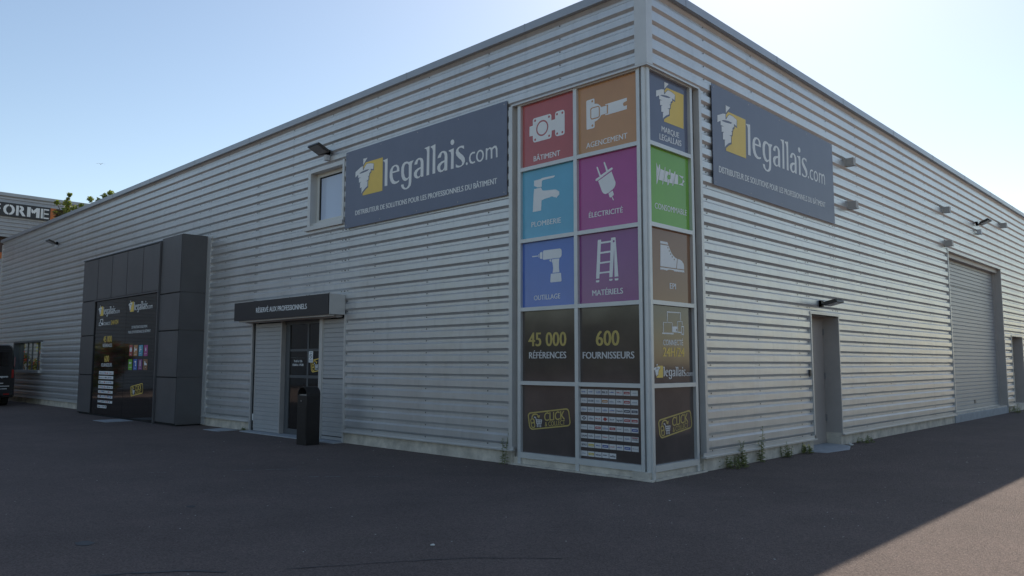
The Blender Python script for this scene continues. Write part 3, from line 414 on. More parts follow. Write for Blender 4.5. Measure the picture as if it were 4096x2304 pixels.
[-2.8824,5.012],[-2.8958,5.0503],[-2.9234,5.0557],[-2.962,5.0314],[-2.9635,4.8869],[-3.0002,4.889],[-3.0008,5.019],[-3.0121,5.0531],[-3.0401,5.0625],[-3.0791,5.0341],[-3.0839,4.8893],
[-3.1199,4.8896]]]],"portal_icon":[[[[-19.0042,2.8412],[-18.7654,2.8462],[-18.7625,2.8263],[-19.0012,2.8212]]],[[[-19.0004,2.8155],[-18.9604,2.8169],[-18.9508,2.7514],[-18.9907,2.75]]],
[[[-18.8016,2.8222],[-18.7621,2.8235],[-18.753,2.7612],[-18.7924,2.7598]]],[[[-19.0948,2.7451],[-18.9338,2.7451],[-18.9313,2.7281],[-19.0922,2.728]]],[[[-19.0914,2.7223],[-19.0512,2.7237],
[-19.0427,2.6667],[-19.0829,2.6652]]],[[[-19.0987,2.6628],[-18.8895,2.6616],[-18.8866,2.6418],[-19.0957,2.6429]]],[[[-18.9161,2.7332],[-18.7334,2.7352],[-18.7227,2.6617],[-18.8171,2.6564],
[-18.9106,2.6962]]]],"portal_cards":[[[-18.8727,1.3057],[-17.7039,1.21]],[[-18.8763,1.169],[-17.7005,1.0784]],[[-18.8791,1.0269],[-17.6964,0.9416]],[[-18.8743,0.8879],[-17.7,0.8074]],
[[-18.8691,0.7463],[-17.6959,0.671]],[[-18.8719,0.6047],[-17.6992,0.5345]],[[-18.8663,0.4607],[-17.6947,0.3957]],[[-18.8691,0.3194],[-18.1319,0.2418]]],"portal_tiles":[[[-16.591,1.735],
[-16.3547,2.037]],[[-16.2689,1.7333],[-16.0036,2.0316]],[[-15.9137,1.7314],[-15.641,2.026]],[[-15.5601,1.7295],[-15.2997,2.0208]],[[-16.6113,1.3548],[-16.3465,1.6484]],[[-16.2555,1.3573],
[-15.9896,1.6475]],[[-15.9078,1.3597],[-15.641,1.6465]],[[-15.5615,1.3621],[-15.2748,1.6456]]],"notice":[[-8.629,1.5622],[-8.461,1.7976],[-8.5478,1.694]],"doorbars":[[-9.3292,1.7993],
[-8.2614,1.8409],[-9.363,1.2302],[-8.2543,1.2969],[-8.7012,1.3408],[-8.6341,1.3414]],"cards":[[-1.24,1.1828],[-1.1235,1.1797],[-1.2385,1.1096],[-0.2462,1.1787],[-1.2291,0.3087],[-1.2277,0.236]]},"T":{"batiment":[["BÂTIMENT",[-2.1507,4.7072],
[-1.6047,4.705],[-2.1505,4.7892],0.008]],"agencement":[["AGENCEMENT",[-1.1001,4.7105],[-0.3607,4.7192],[-1.0993,4.789],0]],"plomberie":[["PLOMBERIE",[-2.199,3.6661],[-1.5955,3.6662],
[-2.1988,3.7464],0]],"electricite":[["ÉLECTRICITÉ",[-1.062,3.6667],[-0.4549,3.6681],[-1.0612,3.7392],0.012]],"outillage":[["OUTILLAGE",[-2.1497,2.5173],[-1.617,2.5205],[-2.1515,2.5908],
0]],"materiels":[["MATÉRIELS",[-1.0122,2.5196],[-0.4683,2.5232],[-1.013,2.5986],0.02]],"marque":[["MARQUE",[0.44,4.8371],[0.9042,4.8356],[0.4425,4.9172],0.015],["LEGALLAIS",[0.3836,4.7098],
[0.9591,4.7221],[0.3863,4.7954],0.015]],"consommable":[["CONSOMMABLE",[0.2334,3.6967],[1.0699,3.7081],[0.2358,3.7782],0]],"epi":[["EPI",[0.5762,2.5998],[0.7375,2.6007],[0.5789,2.6791],
0.02]],"connecte":[["CONNECTÉ",[0.381,1.8017],[0.8946,1.8087],[0.3835,1.8785],0.01]],"connecte_gold":[["24H/24",[0.3703,1.6468],[0.9279,1.6471],[0.3744,1.7718],0.02]],"refs_gold":[["45 000",[-2.2691,1.8127],
[-1.502,1.8089],[-2.2687,2.0191],0.02]],"refs":[["RÉFÉRENCES",[-2.2544,1.6259],[-1.5062,1.6269],[-2.2542,1.7217],0.02]],"four_gold":[["600",[-0.9567,1.803],[-0.5421,1.7996],[-0.9542,2.0134],
0.02]],"four":[["FOURNISSEURS",[-1.1989,1.6197],[-0.2939,1.6195],[-1.1979,1.7137],0.02]],"click":[["CLICK",[-1.9458,0.6859],[-1.5363,0.7331],[-1.9477,0.8104],0.015],["& COLLECT",[-1.9316,0.6074],
[-1.5369,0.656],[-1.9337,0.6743],0.0]],"tag_L":[["DISTRIBUTEUR DE SOLUTIONS POUR LES PROFESSIONNELS DU BÂTIMENT",[-6.8141,4.4525],[-2.8498,4.4523],[-6.8174,4.5452],0.03]],"tag_R":[["DISTRIBUTEUR DE SOLUTIONS POUR LES PROFESSIONNELS DU BÂTIMENT",[1.8479,4.4822],
[5.9153,4.5225],[1.8528,4.5817],0.03]],"portal":[["CONNECTÉ",[-18.6818,2.652],[-18.1385,2.6507],[-18.6941,2.7366],0.02],["RÉFÉRENCES",[-18.6668,2.0082],[-17.9269,2.0065],[-18.6803,2.1005],
0],["FOURNISSEURS",[-18.7166,1.432],[-17.8559,1.4437],[-18.7309,1.5293],0],["DISTRIBUTEUR DE SOLUTIONS",[-16.5011,2.4912],[-15.4055,2.4886],[-16.5098,2.5596],0.03],["POUR LES PROFESSIONNELS DU BÂTIMENT",[-16.7268,2.3583],
[-15.1683,2.3611],[-16.7356,2.427],0.03]],"portal_gold":[["24H/24",[-18.0922,2.6464],[-17.5177,2.6543],[-18.1097,2.7711],0.03],["45 000",[-18.6399,2.1473],[-17.9472,2.1515],[-18.6656,2.3238],
0.04],["600",[-18.4779,1.571],[-18.1024,1.5847],[-18.5031,1.7454],0.04]],"canopy":[["RÉSERVÉ AUX PROFESSIONNELS",[-10.0088,2.6533],[-7.9256,2.6417],[-10.0157,2.7576],0.02]],"hours":[["7h30 à 12h",[-9.2394,1.5667],
[-8.9017,1.5667],[-9.2419,1.6137],0.03],["13h30 à 17h30",[-9.2968,1.4861],[-8.8467,1.4876],[-9.2993,1.5331],0.03]],"hours_dim":[["Horaires d'ouverture",[-9.3729,1.6497],[-8.7903,1.6478],
[-9.3749,1.6862],0]]},"X":{"click_R":[1.019967479546732,0,2.5561968253296876,0,0.9953933717924854,-0.0017462250449944428],"click_P":[1.036728304953959,0,-14.015597392527992,0,1.0433275187933009,0.0787191091907733],
"click_D":[1,0,-6.282282909900391,0,1,0.8126158520373065],"logo_R":[1.029790518531756,0.030671897347894425,8.717453776031974,0.007746686687598168,1.0012538133657665,0.09702558528692617],
"logo_M":[0.813166897131033,0.0332486801804264,5.700060650545333,0.015246399504259076,0.804089704025869,1.2237059693774328],"logo_C":[0.2506135015915977,0.008811313819355217,1.8129664405136254,-0.0012699910612426668,0.24855962130775275,0.1536160371708299],
"logo_P1":[0.4253418337779095,-0.0604794658955951,-15.945271285374925,-0.0014335702181210348,0.42408938591716766,0.8897474473169563],"logo_P2":[0.41825232671925977,-0.020410666750807653,-13.825953581041157,0.00019258370631355836,0.42491990951986647,0.9129892092312051]}}
D, T, X = DATA['D'], DATA['T'], DATA['X']

# ------------------------------------------------------------------ ground
g = MB(); g.face([(-600, -600, 0), (600, -600, 0), (600, 600, 0), (-600, 600, 0)], 'asphalt')
tag(g.build('ground'), kind='structure')

# ------------------------------------------------------------------ the warehouse
WH = empty('warehouse')
tag(WH, 'long silver corrugated metal warehouse with coloured sign panels on its corner', 'warehouse')
PER, PH, OUT, DEP = .2074, .939, .04, .034
TOP, FB, LEN_L, LEN_R = 6.86, 5.695, -33.67, 46.0
def prof(v0, v1):
    pts = []
    n0 = int((v0 - PH) / PER) - 2; n1 = int((v1 - PH) / PER) + 2
    for n in range(n0, n1):
        c = PH + n * PER
        pts += [(c - .10 * PER, OUT - DEP), (c + .10 * PER, OUT), (c + .56 * PER, OUT), (c + .70 * PER, OUT - DEP)]
    def at(v):
        for a, b in zip(pts, pts[1:]):
            if a[0] <= v <= b[0]: return a[1] + (b[1] - a[1]) * (v - a[0]) / (b[0] - a[0])
        return OUT
    return [(v0, at(v0))] + [p for p in pts if v0 + 1e-4 < p[0] < v1 - 1e-4] + [(v1, at(v1))]
def clad(mb, k, u0, u1, v0, v1, m='clad', base=0.0, screws=True):
    pr = prof(v0, v1)
    for (va, oa), (vb, ob) in zip(pr, pr[1:]):
        mb.face([P(k, u0, va, oa + base), P(k, u1, va, oa + base), P(k, u1, vb, ob + base), P(k, u0, vb, ob + base)], m)
    if screws:
        n0 = int((v0 - PH) / PER) - 1; n1 = int((v1 - PH) / PER) + 2
        for n in range(n0, n1):
            v = PH + n * PER - .17 * PER
            if not (v0 + .02 < v < v1 - .02): continue
            us = [u0 + .05, u1 - .05]; q = math.ceil(u0 / 1.55) * 1.55
            while q < u1: us.append(q + (.0 if n % 2 else .0)); q += 1.55
            for u in us:
                if abs(u) > 26: continue
                mb.face([P(k, u + (.013) * math.cos(t), v + .013 * math.sin(t), OUT - DEP + .006 + base) for t in [i * math.pi / 3 for i in range(6)]], 'lamp_body')
def clad_regions(mb, k, U0, U1, V0, V1, holes):
    """fill [U0,U1]x[V0,V1] leaving rectangular holes (u0,u1,v0,v1)"""
    us = sorted({U0, U1, *[min(max(h[i], U0), U1) for h in holes for i in (0, 1)]})
    for a, b in zip(us, us[1:]):
        mid = (a + b) / 2
        segs = [(V0, V1)]
        for h in holes:
            if h[0] < mid < h[1]:
                ns = []
                for s0, s1 in segs:
                    if h[3] <= s0 or h[2] >= s1: ns.append((s0, s1)); continue
                    if h[2] > s0: ns.append((s0, h[2]))
                    if h[3] < s1: ns.append((h[3], s1))
                segs = ns
        for s0, s1 in segs:
            if s1 - s0 > .01: clad(mb, k, a, b, s0, s1)
WIN = (-8.56, -7.26, 4.42, 5.62)
SWIN = (-30.9, -27.1, 1.26, 2.38)
ENT = (-10.84, -7.14, 0, 2.60)
POR = (-20.6, -13.36, 0, 4.70)
mb = MB(); clad_regions(mb, 'L', LEN_L, -.06, FB, TOP, [])
clad_regions(mb, 'L', LEN_L, -2.56, .26, FB, [WIN, SWIN, ENT, POR])
mb.build('front_wall', WH)
D1 = (5.08, 6.40, 0, 2.46); ROL = (14.03, 19.92, .20, 4.56); D2 = (20.86, 22.5, 0, 2.45)
mb = MB(); clad_regions(mb, 'R', .06, LEN_R, FB, TOP, [])
clad_regions(mb, 'R', 1.36, LEN_R, .26, FB, [D1, ROL, D2])
mb.build('side_wall', WH)
mb = MB()                                                     # hidden end and back, so the hall is closed
mb.box(LEN_L, LEN_L + .05, .06, LEN_R, 0, TOP - .02, 'clad_far'); mb.box(LEN_L + .06, -.06, LEN_R - .06, LEN_R - .01, 0, TOP - .02, 'clad_far')
mb.build('rear_wall', WH)
mb = MB(); mb.box(LEN_L + .1, -.1, .35, LEN_R - .1, 6.55, 6.62, 'roof'); mb.build('roof', WH)
# inner liner so openings never look through the hall
mb = MB(); mb.box(LEN_L + .3, -.45, .45, .5, 0, 6.5, 'seam'); mb.box(-.5, -.45, .52, LEN_R - .3, 0, 6.5, 'seam'); mb.build('inner_lining', WH)
# coping
for k, u0, u1 in (('L', LEN_L - .06, .155), ('R', .155, LEN_R)):
    mb = MB()
    o1 = .115
    if k == 'L':
        mb.wbox('L', u0, -.36, 6.785, 6.91, -.34, o1, 'coping'); mb.wbox('L', -.36, o1, 6.785, 6.91, -.1, o1, 'coping')
        q = -2.2
        while q > LEN_L: mb.wbox('L', q, q + .012, 6.78, 6.914, -.3, o1 + .004, 'coping'); q -= 3.0
    else:
        mb.wbox('R', .1003, u1, 6.784, 6.909, -.36, o1, 'coping')
        q = .9
        while q < LEN_R: mb.wbox('R', q, q + .012, 6.78, 6.913, -.3, o1 + .004, 'coping'); q += 3.0
    mb.build('roof_coping', WH)
# corner flashing above the glazing and soffit
mb = MB()
mb.wbox('L', -.155, .046, FB - .005, 6.7, .0, .0455, 'trim'); mb.wbox('R', -.0, .10, FB - .005, 6.7, .0, .0462, 'trim')
mb.wbox('L', -2.56, .043, FB - .03, FB - .004, -.14, .043, 'trim'); mb.wbox('R', .14, 1.36, FB - .03, FB - .004, -.14, .0435, 'trim')
mb.build('corner_flashing', WH)
# end trim at the far left
mb = MB(); mb.wbox('L', LEN_L - .02, LEN_L + .06, .2, 6.7, -.1, .05, 'trim'); mb.build('corner_flashing', WH)
# plinths, flashings
def plinth(k, segs, m='concrete', o=.01):
    mb = MB()
    for u0, u1 in segs: mb.wbox(k, u0, u1, -.05, .235, -.4, o, m)
    return mb.build('plinth', WH)
for q in ((LEN_L, POR[0]), (POR[1], ENT[0]), (ENT[1], -2.56)): plinth('L', [q])
for q in ((1.3, 5.06), (6.42, LEN_R)): plinth('R', [q])
for u0, u1 in ((LEN_L, POR[0] - .02), (POR[1] + .06, ENT[0] - .04), (ENT[1] + .04, -2.5)):
    mb = MB(); mb.wbox('L', u0, u1, .205, .228, -.0, .085, 'trim'); mb.wbox('L', u0, u1, .228, .272, .03, .052, 'trim'); mb.build('sill_flashing', WH)
for u0, u1 in ((1.24, 5.12), (6.38, 14.0), (19.95, D2[0] - .02), (D2[1] + .02, LEN_R)):
    mb = MB(); mb.wbox('R', u0, u1, .195, .218, -.0, .085, 'trim'); mb.wbox('R', u0, u1, .218, .272, .03, .052, 'trim'); mb.build('sill_flashing', WH)
# edge trims beside openings, one piece each
def edge_trim(k, u0, u1, v0, v1, o0, o1):
    mb = MB(); mb.wbox(k, u0, u1, v0, v1, o0, o1, 'trim'); mb.build('edge_trim', WH)
edge_trim('L', -2.60, -2.525, .235, FB - .03, -.05, .05)
edge_trim('L', ENT[1] - .0, ENT[1] + .05, .0, 2.5, -.1, .052); edge_trim('L', ENT[0] - .05, ENT[0], .0, 2.5, -.1, .052)
edge_trim('L', POR[1] + .005, POR[1] + .20, .02, 4.70, -.05, .055); edge_trim('L', POR[0] - .06, POR[0], .02, 4.70, -.05, .05); edge_trim('L', POR[0] - .06, POR[1] + .26, 4.70, 4.765, -.05, .058)
edge_trim('R', 1.315, 1.385, .22, FB - .03, -.05, .05)
for d in (D1, D2):
    edge_trim('R', d[0] - .0, d[0] + .04, .2, d[3] - .01, -.05, .052); edge_trim('R', d[1] - .03, d[1], .22, d[3] - .01, -.05, .05); edge_trim('R', d[0] - .02, d[1] + .02, d[3] - .01, d[3] + .035, -.05, .056)
edge_trim('R', ROL[0] - .0, ROL[0] + .06, .2, ROL[3] - .01, -.05, .052); edge_trim('R', ROL[1] - .03, ROL[1], .2, ROL[3] - .01, -.05, .05); edge_trim('R', ROL[0] - .03, ROL[1] + .03, ROL[3] - .01, ROL[3] + .05, -.05, .058)

# ------------------------------------------------------------------ corner glazing
UL = [-2.389, -1.276, -.173]; UR = [.080, 1.144]
VZ = [5.647, 4.600, 3.457, 2.383, 1.250, .157]
HR = .029
mb = MB()
FT = VZ[0] + .02
mb.wbox('L', -2.452, UL[0], .01, FT, -.09, .0, 'frame'); mb.wbox('L', UL[2], -.118, .01, FT, -.09, .0, 'frame')
mb.wbox('L', UL[1] - .032, UL[1] + .032, .01, FT, -.09, .001, 'frame')
mb.wbox('R', .022, UR[0], .01, FT, -.09, .0, 'frame'); mb.wbox('R', UR[1], 1.205, .01, FT, -.09, .0, 'frame')
mb.wbox('L', UL[0], UL[2], VZ[0], FT, -.09, -.001, 'frame'); mb.wbox('R', UR[0], UR[1], VZ[0], FT, -.09, -.001, 'frame')
for v in VZ[1:5]:
    mb.wbox('L', UL[0], UL[1] - .032, v - HR, v + HR, -.085, -.0015, 'frame'); mb.wbox('L', UL[1] + .032, UL[2], v - HR, v + HR, -.085, -.0015, 'frame')
    mb.wbox('R', UR[0], UR[1], v - HR, v + HR, -.085, -.0015, 'frame')
v = VZ[5]
mb.wbox('L', UL[0], UL[1] - .032, v - .045, v + .04, -.085, .004, 'frame'); mb.wbox('L', UL[1] + .032, UL[2], v - .045, v + .04, -.085, .004, 'frame'); mb.wbox('R', UR[0], UR[1], v - .045, v + .04, -.085, .004, 'frame')
mb.tube([(-.062, .028, .01), (-.062, .028, FT)], .038, 'frame', 12)
mb.box(-.117, -.03, .06, .10, .0, FT, 'reveal')
mb.wbox('L', -2.53, -2.453, .0, FT, -.1, -.05, 'reveal'); mb.wbox('R', 1.205, 1.32, .0, FT, -.12, -.06, 'reveal')
mb.build('glazing_frame', WH)
mb = MB()                                                    # cast base under the glazing, with a rough lip
mb.wbox('L', -2.6, -.03, -.05, .115, -.3, -.025, 'concrete'); mb.wbox('R', -.03, 1.33, -.05, .1145, -.3, -.025, 'concrete')
for i in range(14):
    a = -2.62 + i * .19; mb.wbox('L', a, a + .19, -.05, .018 + .012 * random.random(), .0, .045 + .02 * random.random(), 'concrete')
for i in range(7):
    a = .02 + i * .19; mb.wbox('R', a, a + .19, -.05, .018 + .012 * random.random(), .0, .035 + .02 * random.random(), 'concrete')
mb.build('plinth', WH)
def pane(k, c, r, m):
    if k == 'L':
        u0, u1 = (UL[0], UL[1] - .032) if c == 0 else (UL[1] + .032, UL[2])
    else: u0, u1 = UR[0], UR[1]
    v1 = VZ[r] - (HR if r else 0); v0 = VZ[r + 1] + (HR if r < 4 else .04)
    b = MB(); b.wbox(k, u0, u1, v0, v1, -.075, -.05, m)
    return b.build('glass_panel', WH)
FO = -.048
def deco(k, c, r, m, picto=None, label=None, white=None, gold=None, wm='white', gm='gold'):
    p = pane(k, c, r, m); p['label'] = label
    if picto: shapes('pictogram', k, D[picto], FO, wm, p)
    if white: texts('lettering', k, T[white], FO, wm, p)
    if gold: texts('numeral', k, T[gold], FO, gm, p)
    return p
deco('L', 0, 0, 'batiment', 'batiment', 'red panel with hinge pictogram', 'batiment')
deco('L', 1, 0, 'agencement', 'agencement', 'orange panel with cabinet hinge pictogram', 'agencement')
deco('L', 0, 1, 'plomberie', 'plomberie', 'light blue panel with tap pictogram', 'plomberie')
deco('L', 1, 1, 'electricite', 'electricite', 'magenta panel with plug pictogram', 'electricite')
deco('L', 0, 2, 'outillage', 'outillage', 'blue panel with drill pictogram', 'outillage')
deco('L', 1, 2, 'materiels', 'materiels', 'purple panel with ladder pictogram', 'materiels')
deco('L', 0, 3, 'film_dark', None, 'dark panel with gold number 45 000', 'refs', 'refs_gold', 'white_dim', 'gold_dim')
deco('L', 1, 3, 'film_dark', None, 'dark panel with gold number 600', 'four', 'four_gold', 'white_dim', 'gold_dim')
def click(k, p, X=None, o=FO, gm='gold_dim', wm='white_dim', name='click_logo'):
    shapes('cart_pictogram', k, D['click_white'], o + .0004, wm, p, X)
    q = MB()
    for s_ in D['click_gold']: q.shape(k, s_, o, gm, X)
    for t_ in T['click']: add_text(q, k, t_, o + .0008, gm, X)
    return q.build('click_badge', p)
p = deco('L', 0, 4, 'film_dark', None, 'dark panel with yellow trolley badge, front side'); click('L', p)
p = deco('L', 1, 4, 'film_dark', None, 'dark panel with a grid of small white supplier cards')
c = D['cards']
nu, nv = 8, 8
ua, ub = c[0][0], c[3][0]; wv = c[0][1] - c[2][1]; pit = (c[0][1] - c[4][1]) / 7
cw = (ub - ua - 7 * .0085) / 8
mb = MB(); mk = MB()
inks = ['ink_dark', 'ink_blue', 'ink_grey', 'ink_grey', 'ink_red', 'ink_grey', 'ink_blue']
words = {(0, 3): 'BLS', (1, 1): 'DELABIE', (2, 5): 'Hettich', (3, 5): 'legrand', (5, 0): 'SAM', (5, 7): 'SOUDAL', (6, 0): 'SPAX', (7, 2): 'virax', (7, 4): 'wiha'}
for r_ in range(8):
    for c_ in range(8 if r_ < 7 else 5):
        u0 = ua + c_ * (cw + .0085); v1 = c[0][1] - r_ * pit; v0 = v1 - wv
        mb.quad('L', u0, u0 + cw, v0, v1, FO, 'white_dim')
        rn = random.Random(r_ * 9 + c_); o = FO + .0006; k_ = rn.choice(inks)
        if (r_, c_) in words:
            vb = v0 + wv * .3
            add_text(mk, 'L', [words[r_, c_], (u0 + .01, vb), (u0 + cw - .01, vb), (u0 + .01, vb + wv * .38), .03], o, 'ink_dark')
            if (r_, c_) == (5, 7): mk.quad('L', u0 + .01, u0 + cw - .01, v0 + wv * .72, v0 + wv * .88, o, 'ink_red')
        elif (r_, c_) == (3, 0):
            um, vm = u0 + cw / 2, (v0 + v1) / 2
            mk.shape('L', [[(um - .04, vm), (um, vm + .028), (um + .04, vm), (um, vm - .028)], [(um - .018, vm), (um, vm - .013), (um + .018, vm), (um, vm + .013)]], o, 'ink_dark')
        elif (r_, c_) == (3, 3):
            um, vm = u0 + cw / 2, (v0 + v1) / 2
            mk.shape('L', [[(um - .042, vm), (um, vm + .028), (um + .042, vm), (um, vm - .028)]], o, 'ink_red')
        elif (r_, c_) in ((1, 3), (1, 6), (2, 6), (2, 7), (4, 2), (4, 4), (4, 7), (0, 6), (3, 6), (3, 7), (6, 1), (7, 1), (6, 3), (6, 6)):
            col_ = {(1, 3): 'ink_orange', (1, 6): 'ink_red', (2, 6): 'ink_dark', (2, 7): 'ink_dark', (4, 7): 'ink_blue', (6, 1): 'ink_yellow', (7, 1): 'ink_yellow', (6, 3): 'ink_blue', (6, 6): 'ink_blue'}.get((r_, c_), 'ink_red')
            mk.quad('L', u0 + .01, u0 + cw - .01, v0 + wv * .25, v0 + wv * .72, o, col_)
            mk.quad('L', u0 + .025, u0 + cw - .025, v0 + wv * .42, v0 + wv * .52, o + .0004, 'white_dim')
        else:
            t0 = rn.uniform(.008, .03); t1 = rn.uniform(.008, .03)
            n_ = rn.randint(4, 7); wdt = (cw - t0 - t1) / n_
            for i in range(n_):
                hh = rn.uniform(.10, .24)
                mk.quad('L', u0 + t0 + i * wdt, u0 + t0 + (i + .72) * wdt, v0 + wv * .42, v0 + wv * (.42 + hh), o, k_)
            if rn.random() < .5: mk.quad('L', u0 + t0, u0 + cw - t1, v0 + wv * .28, v0 + wv * .32, o, rn.choice(inks))
mb.build('supplier_cards', p); mk.build('supplier_marks', p)
p = deco('R', 0, 0, 'marque', None, 'navy panel with screw emblem on yellow', 'marque')
shapes('emblem_square', 'R', D['logo_gold'], FO, 'gold', p, X['logo_M']); shapes('emblem_screw', 'R', D['logo_white'], FO + .0006, 'white', p, X['logo_M'])
deco('R', 0, 1, 'consommable', 'consommable', 'green panel with wall plug pictogram', 'consommable')
deco('R', 0, 2, 'epi', 'epi', 'brown panel with safety boot pictogram', 'epi')
p = deco('R', 0, 3, 'film_dark', 'connecte', 'dark panel with computer pictogram and 24H/24', 'connecte', 'connecte_gold', 'white', 'gold')
shapes('emblem_square', 'R', D['logo_gold'], FO, 'gold', p, X['logo_C']); shapes('emblem_screw', 'R', D['logo_white'], FO + .0006, 'white', p, X['logo_C']); shapes('wordmark', 'R', D['wordmark'], FO, 'white', p, X['logo_C'])
p = deco('R', 0, 4, 'film_dark', None, 'dark panel with yellow trolley badge, side wall'); click('R', p, X['click_R'])

# ------------------------------------------------------------------ upper window
b = MB()
f0, f1, g0, g1 = -8.50, -7.31, 4.50, 5.58
b.wbox('L', f0, f1, g0, g0 + .075, -.16, -.11, 'reveal_white'); b.wbox('L', f0, f1, g1 - .075, g1, -.16, -.11, 'reveal_white')
b.wbox('L', f0, f0 + .08, g0 + .075, g1 - .075, -.16, -.11, 'reveal_white'); b.wbox('L', f1 - .08, f1, g0 + .075, g1 - .075, -.16, -.11, 'reveal_white')
wf = b.build('window', WH); tag(wf, 'upper window with white frame and lowered blind')
b = MB(); b.wbox('L', f0 + .08, f1 - .08, g0 + .075, g1 - .075, -.15, -.14, 'glass_win')
b.wbox('L', f0 + .08, f0 + .12, g0 + .075, g1 - .075, -.139, -.125, 'seam'); b.wbox('L', f0 + .08, f1 - .08, g1 - .10, g1 - .075, -.139, -.126, 'seam'); b.build('pane', wf)
b = MB()
b.wbox('L', -8.60, f0, 4.42, 5.64, -.16, .055, 'trim'); b.wbox('L', f1, -7.24, 4.40, 5.68, -.16, .055, 'trim'); b.wbox('L', f0, f1, g1, 5.66, -.16, .054, 'trim'); b.build('reveal', wf)
b = MB(); b.wbox('L', -8.66, -7.22, 4.34, 4.42, -.16, .10, 'trim'); b.wbox('L', f0, f1, 4.42, g0, -.16, .0, 'trim'); b.build('sill', wf)
# ------------------------------------------------------------------ long low window at the far left
b = MB(); s0, s1, t0, t1 = SWIN
b.wbox('L', s0, s1, t1 - .05, t1, -.2, .05, 'frame_dark'); b.wbox('L', s1 - .06, s1, t0, t1 - .05, -.2, .05, 'trim'); b.wbox('L', s0, s0 + .06, t0, t1 - .05, -.2, .05, 'frame_dark')
for u in (s0 + .35, s0 + 1.4, -28.9, -28.1): b.wbox('L', u - .03, u + .03, t0, t1 - .05, -.17, -.12, 'frame_dark')
b.wbox('L', -27.3, s1 - .06, t0, t1 - .05, -.18, -.09, 'trim')
sw = b.build('window', WH); tag(sw, 'long low window reflecting a sunlit garden')
b = MB(); b.wbox('L', s0 + .06, -27.3, t0, t1 - .05, -.16, -.14, 'glass_mirror'); b.build('pane', sw)
b = MB(); b.wbox('L', s0 - .04, s1 + .03, t0 - .10, t0, -.18, .12, 'trim'); b.build('sill', sw)
# ------------------------------------------------------------------ public entrance with two slatted side panels
def slats(b, k, u0, u1, v0, v1, o, pitch, m, dep=.012):
    v = v0
    while v < v1 - .004:
        ve = min(v + pitch, v1)
        b.face([P(k, u0, v, o), P(k, u1, v, o), P(k, u1, v + pitch * .10, o + dep), P(k, u0, v + pitch * .10, o + dep)], m)
        b.face([P(k, u0, v + pitch * .10, o + dep), P(k, u1, v + pitch * .10, o + dep), P(k, u1, ve - pitch * .12, o + dep), P(k, u0, ve - pitch * .12, o + dep)], m)
        b.face([P(k, u0, ve - pitch * .12, o + dep), P(k, u1, ve - pitch * .12, o + dep), P(k, u1, ve, o), P(k, u0, ve, o)], m)
        v += pitch
for u0, u1, lab in ((-10.74, -9.60, 'grey slatted panel left of the entrance door'), (-7.93, -7.16, 'grey slatted panel right of the entrance door')):
    b = MB(); slats(b, 'L', u0 + .02, u1 - .02, .09, 2.44, .0, .094, 'shutter_light')
    b.wbox('L', u0, u1, .03, .09, -.04, .014, 'shutter_light'); b.wbox('L', u0, u0 + .02, .09, 2.5, -.04, .02, 'trim'); b.wbox('L', u1 - .02, u1, .09, 2.5, -.04, .02, 'trim')
    if u0 > -9: b.wbox('L', u0 + .02, u1 - .02, 1.235, 1.25, -.0, .0145, 'seam'); b.wbox('L', u0 + .02, u1 - .02, .095, .108, -.0, .0145, 'seam')
    else: b.wbox('L', u0 - .09, u0, .03, 2.5, -.03, .01, 'seam'); b.wbox('L', u0 - .03, u0 - .005, .25, .40, .0, .03, 'white')
    tag(b.build('shutter_panel', WH), lab)
b = MB()
DO = -.10
b.wbox('L', -9.568, -9.40, .021, 2.379, DO - .05, DO + .02, 'frame_dark'); b.wbox('L', -9.567, -8.052, 2.38, 2.49, DO - .05, DO + .04, 'frame_dark'); b.wbox('L', -9.40, -8.05, .02, .14, DO - .05, DO + .02, 'frame_dark')
b.wbox('L', -8.05, -7.934, .023, 2.48, -.16, .035, 'trim')
b.wbox('L', -8.70, -8.64, .14, 2.38, DO - .04, DO + .012, 'frame_dark')
b.wbox('L', -9.40, -8.70, 1.80, 1.85, DO - .04, DO + .008, 'frame_dark'); b.wbox('L', -8.64, -8.05, 1.80, 1.85, DO - .04, DO + .008, 'frame_dark')
b.wbox('L', -9.40, -8.70, 1.23, 1.29, DO - .04, DO + .008, 'frame_dark'); b.wbox('L', -8.64, -8.05, 1.23, 1.29, DO - .04, DO + .008, 'frame_dark')
b.wbox('L', -9.597, -9.571, .022, 2.46, DO - .04, .024, 'reveal')
en = b.build('entrance_door', WH); tag(en, 'dark glazed entrance door with opening hours')
b = MB(); b.wbox('L', -9.40, -8.70, .14, 2.38, DO - .03, DO, 'glass_dark'); b.wbox('L', -8.64, -8.05, .14, 2.38, DO - .03, DO, 'glass_dark'); b.build('pane', en)
texts('opening_hours', 'L', T['hours'], DO + .003, 'white', en); texts('faint_lettering', 'L', T['hours_dim'], DO + .003, 'faint', en)
n = D['notice']; b = MB(); b.quad('L', n[0][0], n[1][0], n[0][1], n[1][1], DO + .014, 'white')
cu, cv = n[2]
def ring(cx, cy, r, n=16): return [(cx + r * math.cos(2 * math.pi * i / n), cy + r * math.sin(2 * math.pi * i / n)) for i in range(n)]
b.shape('L', [ring(cu, cv, .052), ring(cu, cv, .041)], DO + .0146, 'ink_dark'); b.shape('L', [[(cu - .036, cv + .026), (cu - .028, cv + .034), (cu + .036, cv - .026), (cu + .028, cv - .034)]], DO + .0152, 'ink_dark')
for i in range(3): b.quad('L', n[0][0] + .02, n[1][0] - .02, n[0][1] + .02 + i * .016, n[0][1] + .028 + i * .016, DO + .0146, 'ink_grey')
b.quad('L', n[0][0] + .03, n[1][0] - .03, n[1][1] - .03, n[1][1] - .018, DO + .0146, 'ink_grey'); b.build('notice', en)
